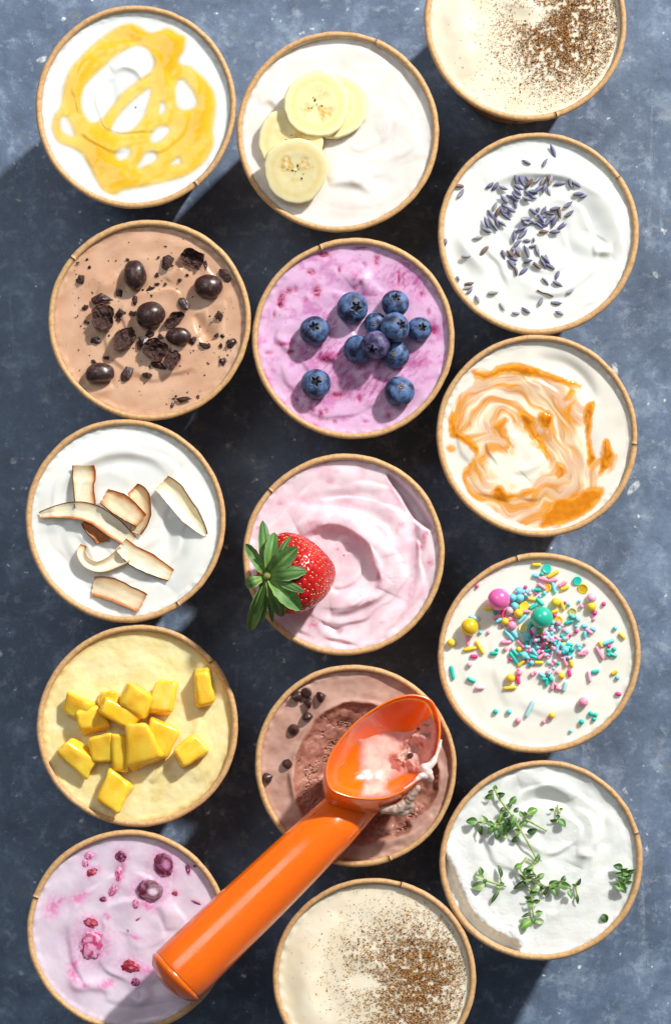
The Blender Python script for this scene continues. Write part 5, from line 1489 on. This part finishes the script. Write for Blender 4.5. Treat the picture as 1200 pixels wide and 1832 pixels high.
for a, b, an, ln, c in [(597,122,0,45,'Y'),(685,172,-30,65,'Y'),(593,180,10,32,'A'),(632,198,15,50,'P'),(683,205,-10,50,'P'),(625,238,35,50,'P'),(690,245,75,60,'A'),(748,247,-20,45,'Y'),(735,225,-30,50,'P'),(603,257,0,35,'T'),(570,305,10,40,'Y'),(540,295,10,40,'P'),(615,320,45,50,'T'),(580,345,-30,50,'T'),(545,372,0,40,'P'),(735,340,70,50,'Y'),(695,372,-20,35,'Y'),(520,412,-45,55,'A'),(415,383,-80,50,'M'),(383,400,-30,40,'P'),(395,420,-30,35,'A'),(463,412,0,35,'P'),(265,407,20,55,'a'),(230,527,-85,55,'P'),(240,573,-10,65,'Y'),(293,565,60,75,'Y'),(262,613,0,38,'M'),(368,597,0,40,'T'),(145,700,80,70,'T'),(247,740,25,45,'T'),(293,782,0,45,'L'),(455,782,-5,65,'Y'),(498,735,80,50,'M'),(432,537,0,50,'P'),(450,500,50,70,'A'),(478,492,50,55,'A'),(475,625,55,75,'T'),(515,548,45,55,'P'),(630,535,55,75,'M'),(565,530,80,50,'A'),(590,515,70,40,'P'),(615,490,-60,40,'Y'),(585,590,50,50,'A'),(615,580,-50,45,'P'),(625,610,-35,50,'P'),(655,605,0,40,'P'),(580,615,20,40,'T'),(610,647,0,45,'Y'),(515,650,-45,45,'Y'),(695,540,-75,50,'P'),(712,565,-75,70,'A'),(740,520,-10,55,'P'),(720,610,50,40,'P'),(750,640,70,50,'P'),(782,650,70,40,'Y'),(770,620,0,40,'A'),(782,590,-50,45,'T'),(770,550,10,40,'T'),(740,548,0,26,'Y'),(655,578,0,38,'T'),(773,703,80,35,'M'),(748,775,-75,50,'a'),(650,750,90,45,'T'),(685,770,-70,45,'P'),(715,785,20,30,'P'),(628,715,30,40,'A'),(675,735,50,35,'T'),(640,735,0,30,'T'),(878,478,35,45,'P'),(855,497,90,35,'A'),(855,450,0,30,'A'),(900,468,20,28,'A'),(935,595,60,75,'P'),(940,548,60,32,'Y'),(980,537,-20,65,'A'),(1005,605,20,45,'T'),(1055,503,45,40,'Y'),(840,600,0,45,'P'),(880,720,80,55,'L'),(912,695,-10,40,'T'),(1015,700,-30,35,'Y'),(1035,815,15,30,'M'),(560,895,-65,90,'a'),(340,355,0,45,'Y'),(770,430,-20,45,'T'),(790,400,10,40,'T'),(560,455,-70,60,'T'),(545,560,60,45,'M'),(480,590,50,50,'T'),(670,550,-30,40,'Y'),(860,590,-20,28,'P')]:
    rod(a, b, an, ln, c)
for a, b, r, c in [(652,143,25,'T'),(815,208,24,'T'),(845,250,28,'Y'),(655,245,22,'Y'),(790,372,22,'y'),(530,343,27,'Y'),(525,462,25,'y'),(715,420,24,'Y')]: dsk(a, b, r, c)
BDS = [(452,368,20,'L'),(500,382,23,'Y'),(428,425,19,'Y'),(465,448,22,'P'),(502,262,21,'A'),(507,300,22,'A'),(470,298,20,'A'),(480,343,20,'A'),(700,322,22,'Y'),(892,298,24,'L'),(892,347,23,'Y'),(908,380,13,'M'),(585,475,20,'L'),(548,498,20,'A'),(655,505,22,'A'),(530,608,20,'A'),(750,577,20,'A'),(458,730,22,'Y'),(848,857,24,'P'),(138,540,20,'Y'),(680,930,15,'Y'),(730,718,17,'Y'),(450,910,13,'A'),(377,910,13,'T'),(498,958,15,'P'),(838,965,13,'T'),(887,920,12,'T'),(913,928,11,'T'),(905,950,11,'T'),(635,965,10,'P'),(665,945,9,'P'),(780,1015,9,'A'),(838,345,11,'P'),(957,332,11,'M'),(903,415,9,'P'),(1018,462,11,'A'),(827,318,9,'A'),(538,242,10,'M'),(295,485,9,'A'),(338,485,9,'P'),(278,238,9,'M'),(237,657,13,'L'),(430,575,11,'P'),(405,453,8,'P'),(1030,728,11,'A'),(1012,575,11,'T'),(980,580,10,'T'),(983,605,11,'T'),(985,558,10,'M'),(658,700,11,'P'),(590,700,9,'P'),(505,702,14,'P'),(625,172,10,'T'),(385,578,9,'T'),(502,575,13,'Y'),(570,648,13,'A'),(547,637,9,'P'),(555,660,8,'T'),(680,655,10,'P'),(695,640,12,'L'),(712,652,9,'T'),(690,678,8,'a'),(660,648,9,'A'),(708,698,9,'P'),(700,765,9,'P'),(855,548,8,'P'),(815,553,9,'A'),(835,560,8,'A'),(750,325,8,'M'),(768,338,9,'T'),(500,685,8,'P'),(375,378,11,'T')]
for g in BDS: bead(*g)
r_ = np.random.RandomState(12)
for k in range(120):
    if k < 80: a, b = r_.normal(635, 78), r_.normal(560, 52)
    elif k < 94: a, b = r_.normal(560, 45), r_.normal(275, 14)
    else: a, b = r_.normal(715, 60), r_.normal(470, 55)
    bead(a, b, r_.uniform(7, 12), 'TAPPLMA'[r_.randint(7)])

# ------------------------------------------------------------------ chocolate chips
M_chip = mat('chocolate_chip', lin(66, 42, 40), 0.36, mottle=(500, lin(96, 66, 60), .45, .7), spec=.5, bump=(1200, .2, .0002))
def chip_mesh():
    pr = [(0.02, 0), (.7, 0), (.92, .06), (1, .22), (.97, .42), (.82, .68), (.58, .95), (.34, 1.18), (.17, 1.36), (.07, 1.5), (.005, 1.54)]
    mm = 28; V = []
    for rr, z in pr:
        for j in range(mm):
            t = 2 * math.pi * j / mm; V.append((rr * math.cos(t), rr * math.sin(t), z - .5))
    return mk_mesh('chocolate_chip', V, grid_faces(len(pr), mm)[:, ::-1][:, ::-1], M_chip)
CHIP = chip_mesh()
for a, b, r, ax, lb in [(270, 228, 32, (-.7, -.2, .6), 'chocolate chip at the left of the top cluster'), (325, 205, 30, (.2, .4, .8), 'chocolate chip at the top of the cluster'), (402, 230, 31, (.6, .2, -.3), 'chocolate chip lying on its side, right of the cluster'),
                    (335, 262, 30, (-.75, .1, .1), 'chocolate chip on its side in the middle of the cluster'), (328, 332, 31, (-.2, .9, .2), 'lowest chocolate chip of the cluster, tip up'), (256, 405, 31, (.1, .1, 1), 'chocolate chip standing upright below the cluster'),
                    (222, 585, 29, (.2, .6, .5), 'upper of the two chocolate chips at the lower left'), (118, 664, 31, (.7, .3, .3), 'lower of the two chocolate chips, by the left rim')]:
    px, py = 440 + a / 3, 1170 + b / 3; R = r / 3
    rot = Vector(ax).normalized().to_track_quat('Z', 'Y').to_matrix()
    o = inst('chocolate_chip', CHIP, at(px, py, surf('scoop', px, py) + R * .5), rot, (R, R, R))
    tagit(o, lb, 'chocolate chip', 'chocolate chips on the chocolate ice cream')

# ------------------------------------------------------------------ thyme
M_leaf = mat('thyme_leaf', None, 0.42, attr=True, spec=0.45, sss=0.1, sss_s=0.0004, bump=(1800, .4, .0002))
M_tstem = mat('thyme_stem', lin(160, 190, 100), 0.55, mottle=(500, lin(110, 120, 66), .45, .7))
def leaf_mesh(ca, cb, seed, slim=1.0):
    nn_, mm = 10, 7; V = []; C = []
    for i in range(nn_):
        u = i / (nn_ - 1); w = math.sin(math.pi * (u ** .85) * .97 + .03) ** .7 * .36 * slim
        for j in range(mm):
            v = j / (mm - 1) * 2 - 1
            V.append((u, w * v, .10 * math.sin(math.pi * u) + .16 * w * abs(v) * 2 - (.03 if abs(v) < .1 else 0) - .12 * u * u + .015 * math.sin(seed + u * 9)))
            vein = math.exp(-(v / .16) ** 2) * .6 + .12 * abs(math.sin((u * 5 - abs(v)) * math.pi)) ** 6 + .35 * (1 - u) ** 3
            C.append(s2l(ca) * (1 - vein) + s2l(cb) * vein)
    V = np.array(V); k = len(V)
    V = np.concatenate([V + (0, 0, .02), V - (0, 0, .02)])
    F = grid_faces(nn_, mm, False).tolist(); F = F + [[e + k for e in f[::-1]] for f in F]
    for i in range(nn_ - 1):
        F += [[i * mm, i * mm + k, (i + 1) * mm + k, (i + 1) * mm], [i * mm + mm - 1, (i + 1) * mm + mm - 1, (i + 1) * mm + mm - 1 + k, i * mm + mm - 1 + k]]
    return mk_mesh('leaf', V, F, M_leaf, col=np.array(C + C))
LEAVES = [leaf_mesh((72, 122, 54), (150, 184, 108), 1), leaf_mesh((98, 150, 62), (178, 206, 124), 2), leaf_mesh((48, 88, 44), (116, 150, 90), 3), leaf_mesh((136, 170, 108), (196, 212, 160), 4)]
SLIM = [leaf_mesh((58, 92, 46), (140, 160, 104), 5, .45), leaf_mesh((42, 70, 38), (120, 140, 90), 6, .5)]
def sprig(stems, leaves, label, seed, size=34):
    """stems: lists of zoom points with lift; leaves: (x, y, scale[, angle, kind])"""
    r = np.random.RandomState(seed)
    b = stems[0][0]; bp = at(770 + b[0] / 3, 1340 + b[1] / 3, surf('thyme', 770 + b[0] / 3, 1340 + b[1] / 3))
    t = thing('thyme_sprig', bp, label, 'thyme', 'thyme sprigs on the white ice cream')
    pts = []
    for q in stems:
        P = cr([(a[0], a[1]) for a in q], 6); lf = np.interp(np.linspace(0, 1, len(P)), np.linspace(0, 1, len(q)), [a[2] if len(a) > 2 else 4 for a in q])
        W = [at(770 + p[0] / 3, 1340 + p[1] / 3, surf('thyme', 770 + p[0] / 3, 1340 + p[1] / 3) + l) for p, l in zip(P, lf)]
        V, F = tube(W, np.linspace(2.1, 1.4, len(W)), 7)
        obj('stem', V, F, M_tstem, parent=t)
        pts += [(p[0], p[1], l) for p, l in zip(P, lf)]
    pts = np.array(pts)
    for lf in leaves:
        x, y, s = lf[:3]
        i = np.argmin((pts[:, 0] - x) ** 2 + (pts[:, 1] - y) ** 2)
        an = math.atan2(-(y - pts[i, 1]), x - pts[i, 0]) if len(lf) < 4 or lf[3] is None else math.radians(lf[3])
        kind = lf[4] if len(lf) > 4 else None
        L_ = size * s / 3 * .9
        me = SLIM[r.randint(2)] if kind == 's' else LEAVES[3] if kind == 'p' else LEAVES[r.choice(3, p=[.45, .3, .25])]
        if kind == 's': L_ *= 1.5
        px = 770 + x / 3; py = 1340 + y / 3
        z = surf('thyme', px, py) + pts[i, 2] + r.uniform(-1, 3)
        c = at(px, py, z); c = c - np.array((math.cos(an), math.sin(an), 0)) * L_ * .5
        rot = Matrix.Rotation(an, 3, 'Z') @ Matrix.Rotation(-r.uniform(-.1, .4), 3, 'Y') @ Matrix.Rotation(r.normal(0, .35), 3, 'X')
        inst('leaf', me, c, rot, (L_,) * 3, parent=t)
    return t
sprig([[(345, 215, 8), (370, 270, 9), (430, 350, 11), (490, 450, 9), (530, 520, 7), (572, 605, 4)], [(470, 415, 9), (400, 400, 9), (300, 400, 8), (235, 385, 7)], [(510, 378, 9), (560, 405, 6), (622, 440, 3)], [(480, 440, 9), (455, 480, 6)]],
      [(312, 255, 1.5), (345, 208, 1.1), (322, 228, 1), (375, 245, 1.5), (440, 275, 1.7, 50), (382, 325, 1.0), (458, 327, 1.2), (487, 350, 1.3), (545, 335, 2.0, 25), (543, 440, 1.8, 10), (452, 483, 1.5), (492, 400, 1.5), (465, 440, 1.2),
       (220, 388, 2.0, 180), (285, 380, 1.7, 120, 'p'), (270, 437, 1.7), (320, 402, 1.4), (355, 460, 1.7), (375, 370, 1.6), (388, 425, 1.6), (420, 420, 1.9), (435, 380, 1.9), (395, 465, 1.2), (310, 440, 1.2), (345, 415, 1.2), (402, 352, 1.2), (412, 390, 1.6), (365, 395, 1.4), (440, 410, 1.5), (330, 430, 1.2), (425, 300, 1.0), (505, 345, .8)],
      'largest thyme sprig, with a dense leafy side branch, at the upper left', 1)
sprig([[(680, 300, 5), (682, 340, 6), (680, 380, 5)]], [(658, 382, 1.3), (702, 397, 1.8, -40), (648, 325, .9), (700, 323, .8), (680, 362, .9)], 'small thyme tip standing alone at the top right', 2)
sprig([[(515, 580, 6), (478, 640, 7), (540, 710, 8), (620, 790, 5)], [(560, 600, 4), (545, 650, 6), (610, 735, 8), (700, 712, 7)], [(520, 590, 5), (565, 612, 5)], [(540, 790, 6), (545, 850, 6), (552, 905, 5)], [(500, 720, 7), (540, 770, 6), (540, 790, 6)], [(480, 700, 7), (510, 690, 7)]],
      [(468, 632, 1.5, 200), (520, 650, 1.5), (571, 585, 1.6, 60), (478, 727, 1.8, 215, 's'), (590, 682, 1.5, None, 'p'), (658, 720, 1.8, 20), (722, 736, 2.0, -5), (710, 697, 1.3), (660, 765, 1.5), (745, 783, 1.5, -60), (552, 775, 1.4), (520, 700, 1.5, None, 'p'), (562, 745, 1.6, None, 'p'), (690, 722, 2.0, 25, 'p'),
       (520, 795, 1.2), (530, 825, 1.4), (567, 815, 1.3), (580, 878, 1.3, 5), (515, 892, 1.3, 200, 's'), (508, 942, 2.4, 215), (585, 925, 1.5, -10, 'p'), (550, 918, 1.2), (530, 640, 1.2), (505, 660, 1.0), (540, 680, 1.2, None, 's'), (620, 760, 1.2, None, 's'), (490, 690, 1.2, None, 's'), (560, 700, 1.2, None, 's'), (595, 745, 1.0)],
      'branching thyme sprig in the middle, trailing to the bottom', 3)
sprig([[(800, 700, 4), (778, 738, 5), (786, 790, 4)]], [(786, 805, 1.2, -85, 's'), (795, 712, 1.0, 65, 's'), (768, 732, .8)], 'tiny wispy thyme twig right of the branching sprig', 4)
sprig([[(280, 700, 6), (330, 716, 6), (405, 738, 4)], [(385, 735, 5), (372, 690, 7)], [(375, 742, 5), (350, 780, 5)]],
      [(268, 655, 1.4, 100), (262, 688, 1.6, 160, 'p'), (255, 733, 2.3, 195, 'p'), (370, 658, 1.5, 100, 's'), (345, 795, 1.6, 235, 's'), (358, 740, .9), (382, 722, .9), (290, 710, 1.0)], 'small thyme sprig with two slim leaves at the lower left', 5)
sprig([[(1030, 640, 8), (1035, 690, 9), (1020, 755, 6)], [(1035, 680, 8), (1060, 730, 5)]],
      [(1003, 632, 1.7), (1035, 645, 1.4), (1070, 655, 1.7), (1025, 690, 1.5), (1055, 690, 1.6), (1042, 662, 1.4), (1005, 740, 1.8), (1027, 752, 1.8), (1020, 720, 1.4), (1010, 670, 1.4), (1062, 715, 1.2), (1040, 710, 1.2)], 'compact leafy thyme tip by the right rim', 6)
o = inst('thyme_leaf', LEAVES[2], at(770 + 922 / 3, 1340 + 885 / 3, surf('thyme', 1080, 1642) + 2), Matrix.Rotation(-1.2, 3, 'Z'), (17, 20, 17))
tagit(o, 'single loose thyme leaf at the lower right of its tub', 'leaf')

# ------------------------------------------------------------------ orange scoop
def orange():
    m = mat('orange_plastic', lin(255, 114, 8), 0.3, rn=(60, .10, .32), sss=0.45, sss_r=(1, .3, .06), sss_s=.004, spec=.55, coat=.6, coat_r=.07, bump=(110, .05, .0006))
    return m
M_or = orange()
def build_scoop():
    E = at(309, 1753, H + 92); Nk = at(634, 1439, H + 40)
    ax = E - Nk; Ln = np.linalg.norm(ax)
    s, u, w = frame(ax)
    t = thing('ice_cream_scoop', (E + Nk) / 2 - np.array((0, 0, 55)), 'bright orange plastic ice cream scoop lying across the tubs', 'scoop')
    m = 72; ph = np.linspace(0, 2 * np.pi, m, endpoint=False)
    prof = [(-.18, 28, 10, 44), (-.10, 36, 17, 34), (-.04, 39.5, 25, 23), (.01, 42, 33, 13), (.05, 43.8, 39, 6), (.09, 45.2, 43.5, 2), (.13, 46.4, 46.4, 0), (.3, 49.5, 49.5, 0), (.6, 53, 53, 0), (.9, 56, 56, 0), (.965, 56.2, 56.2, 0), (.972, 55.4, 55.4, 0)]
    V = np.concatenate([Nk + w * Ln * q - (0, 0, dz) + (r_ * np.cos(ph))[:, None] * s + (rv * np.sin(ph))[:, None] * u for q, r_, rv, dz in prof])
    F = grid_faces(len(prof), m).tolist() + [list(range(m))[::-1]]
    obj('handle', V, F, M_or, parent=t)
    prof = [(.974, 55.0), (.978, 56.2), (.984, 56.6), (.992, 55.4), (1.004, 51), (1.018, 43), (1.03, 30), (1.038, 15), (1.04, .3)]
    V = np.concatenate([Nk + w * Ln * q + (r_ * np.cos(ph))[:, None] * s + (r_ * np.sin(ph))[:, None] * u for q, r_ in prof])
    obj('end_cap', V, grid_faces(len(prof), m), M_or, parent=t)
    # bowl
    C0 = (692, 1338)
    rimz = lambda x, y: H + 84 + (-(x - C0[0]) * 0.70 + (y - C0[1]) * 0.68) * 0.30
    Q = cr([(583, 1370), (587, 1408), (612, 1424), (653, 1431), (693, 1428), (730, 1411), (760, 1384), (778, 1358), (788, 1313), (784, 1277), (770, 1251), (740, 1242), (707, 1248), (673, 1265), (633, 1294), (599, 1335)], 8, True)
    nq = len(Q)
    def ring(tt, depth, sc, offs=(-10, 18)):
        k = math.cos(tt * math.pi / 2) ** 0.62 * sc
        sn = math.sin(tt * math.pi / 2) ** 1.15
        px = C0[0] + (Q[:, 0] - C0[0]) * k + offs[0] * sn; py = C0[1] + (Q[:, 1] - C0[1]) * k + offs[1] * sn
        zz = rimz(C0[0] + (Q[:, 0] - C0[0]) * k, C0[1] + (Q[:, 1] - C0[1]) * k) - depth * sn
        return np.array([at(a, b, c) for a, b, c in zip(px, py, zz)])
    V = []
    ts = np.linspace(0, .999, 30)
    for tt in ts[::-1]: V.append(ring(tt, 84, .955))
    r0 = ring(0, 0, .965); r0[:, 2] += 2.6; V.append(r0)
    r0 = ring(0, 0, .985); r0[:, 2] += 3.2; V.append(r0)
    r0 = ring(0, 0, 1.0); r0[:, 2] += 1.6; V.append(r0)
    for tt in ts: V.append(ring(tt, 96, 1.0, (-30, 64)))
    V = np.concatenate(V)
    FB = grid_faces(len(ts) * 2 + 3, nq).tolist(); FB.append(list(range(nq))[::-1]); FB.append([(len(ts) * 2 + 2) * nq + k_ for k_ in range(nq)])
    obj('bowl', V, FB, M_or, parent=t)
    # melted ice cream left in the bowl
    n1 = 60
    tt = np.linspace(0.0, .9999, n1)
    G = np.stack([ring(a, 84, .95) for a in tt], 0)
    du = np.gradient(G, axis=0); dv = np.gradient(G, axis=1)
    nor = np.cross(du, dv); nor /= np.linalg.norm(nor, axis=2)[..., None] + 1e-9
    nor = np.where(nor[..., 2:3] < 0, -nor, nor)
    # picture position of every grid point, in zoom units
    f = D / (D + H - G[..., 2])
    px = AX + (G[..., 0] + 600 - AX) * f; py = AY + (916 - G[..., 1] - AY) * f
    zx = (px - 440) * 3; zy = (py - 1170) * 3
    FILM = cr([(585, 400), (640, 350), (720, 310), (800, 300), (860, 370), (930, 350), (1005, 320), (1045, 440), (1020, 560), (950, 660), (880, 640), (800, 680), (770, 720), (800, 760), (700, 790), (600, 790), (610, 700), (600, 660), (575, 640), (598, 610), (590, 520)], 5, True)
    x = zx.ravel(); y = zy.ravel()
    d = sdf(x, y, FILM) + 10 * fbm(x / 60, y / 60, 401, 3)
    LUMP = cr([(770, 520), (830, 470), (900, 400), (990, 330), (1030, 400), (1010, 520), (960, 600), (900, 650), (800, 630), (760, 570)], 5, True)
    ld = sdf(x, y, LUMP) + 12 * fbm(x / 40, y / 40, 403, 3)
    th = 1.6 * sm(0, 26, d) + 0.5 * fbm(x / 60, y / 60, 405, 2) * sm(5, 30, d)
    th = th + sm(-8, 60, ld) * (14 + 10 * fbm(x / 70, y / 70, 407, 3)) + sm(0, 12, ld) * .5 * fbm(x / 18, y / 18, 409, 2)
    th = np.where(d > 0, np.clip(th, .15, None), -1.5)
    V = G.reshape(-1, 3) + nor.reshape(-1, 3) * th[:, None]
    F = grid_faces(n1, nq); keep = (d[F] > -6).all(1); F = F[keep]
    C = np.tile(s2l((236, 196, 186)), (len(x), 1))
    C = mixc(C, s2l((226, 170, 160)), np.clip(.4 + fbm(x / 70, y / 70, 411, 3), 0, 1))
    C = mixc(C, s2l((206, 160, 148)), sm(-10, 40, ld) * .85)
    C = mixc(C, s2l((150, 100, 88)), .8 * sm(.35, .7, fbm(x / 30, y / 30, 413, 4)) * sm(0, 30, ld))
    used = np.unique(F); mp = -np.ones(len(x), int); mp[used] = np.arange(len(used))
    mf = bpy.data.materials.new('melted_ice_cream'); mf.use_nodes = True
    nt = mf.node_tree; b = nt.nodes['Principled BSDF']
    a = nt.nodes.new('ShaderNodeAttribute'); a.attribute_name = 'Col'; nt.links.new(a.outputs['Color'], b.inputs['Base Color'])
    a = nt.nodes.new('ShaderNodeAttribute'); a.attribute_name = 'cover'; nt.links.new(a.outputs['Fac'], b.inputs['Alpha'])
    b.inputs['Roughness'].default_value = .22; b.inputs['Subsurface Weight'].default_value = .4; b.inputs['Subsurface Scale'].default_value = .001
    cov = np.clip(.4 + sm(0, 60, d) * .6 + sm(-5, 20, ld) * .6 + .25 * fbm(x / 45, y / 45, 415, 3), .0, 1) * sm(0, 22, d)
    # thin where it runs up towards the upper rim
    cov = np.clip(cov - .35 * sm(430, 330, y) * sm(840, 760, x), 0, 1)
    o = obj('ice_cream_residue', V[used], mp[F], mf, base=V[used].mean(0), col=C[used], attrs={'cover': cov[used]})
    tagit(o, 'melting pinkish ice cream film and lump left inside the orange scoop', 'ice cream')
    # chips in the lump
    for i, (a_, b_, r3) in enumerate([(908, 572, 19), (932, 402, 8), (907, 452, 7)]):
        k = np.argmin((x - a_) ** 2 + (y - b_) ** 2)
        o = inst('chocolate_chip', CHIP, V[k] + (0, 0, .5), Matrix.Rotation(.5 * i, 3, 'X'), (r3 / 3,) * 3)
        tagit(o, 'largest chocolate fleck in the lump inside the scoop' if i == 0 else 'tiny chocolate fleck in the ice cream inside the scoop', 'chocolate chip', 'chocolate flecks inside the scoop')
    # blobs clinging to the rim and under the bowl
    def blob(balls, col1, col2, label, seed):
        parts = []
        bm = bmesh.new()
        full = []
        for p0, p1 in zip(balls[:-1], balls[1:]):
            for k_ in range(5):
                full.append(tuple(np.array(p0) + (np.array(p1) - np.array(p0)) * k_ / 5))
        full.append(balls[-1])
        for (a_, b_, r3, dz) in full:
            p = at(440 + a_ / 3, 1170 + b_ / 3, rimz(440 + a_ / 3, 1170 + b_ / 3) + dz)
            bmesh.ops.create_icosphere(bm, subdivisions=3, radius=r3 / 3 * 1.15, matrix=Matrix.Translation(Vector(p)))
        me = bpy.data.meshes.new('tmp'); bm.to_mesh(me); bm.free()
        to = bpy.data.objects.new('tmp', me); COL.objects.link(to)
        md = to.modifiers.new('r', 'REMESH'); md.mode = 'VOXEL'; md.voxel_size = 1.0
        m2 = to.modifiers.new('s', 'SMOOTH'); m2.iterations = 4; m2.factor = .5
        dg = bpy.context.evaluated_depsgraph_get(); em = to.evaluated_get(dg).to_mesh()
        V = np.array([v.co[:] for v in em.vertices]); Nn = np.array([v.normal[:] for v in em.vertices]); F = [list(p.vertices) for p in em.polygons]
        to.evaluated_get(dg).to_mesh_clear(); bpy.data.objects.remove(to); bpy.data.meshes.remove(me)
        q = n3(V, .16, seed)
        V = V + Nn * (.9 * q + .25 * n3(V, .4, seed))[:, None]
        C = mixc(np.tile(s2l(col1), (len(V), 1)), s2l(col2), np.clip(.4 + q, 0, 1))
        o = obj('ice_cream_smear', V, F, M_ice_choc, base=V.mean(0), col=C)
        tagit(o, label, 'ice cream')
    blob([(1044, 465, 7, 3), (1036, 500, 10, 2), (1022, 540, 8, 1), (1008, 575, 15, 0), (985, 600, 18, 0), (955, 610, 20, 0), (975, 640, 24, -4), (990, 668, 15, -10), (975, 650, 20, -6), (935, 655, 14, 0), (900, 690, 7, 0), (850, 722, 5, 0)],
         (240, 222, 218), (216, 184, 176), 'white melted drip hanging over the right edge of the scoop', 3)
    blob([(735, 835, 20, -34), (770, 830, 26, -36), (800, 830, 28, -40), (830, 815, 28, -38), (858, 800, 26, -36), (885, 815, 20, -42), (870, 840, 18, -46), (830, 850, 20, -46), (880, 770, 22, -26), (900, 745, 18, -20), (920, 720, 16, -14)],
         (196, 172, 160), (160, 128, 114), 'greyish ice cream smear clinging beneath the scoop bowl', 5)
build_scoop()
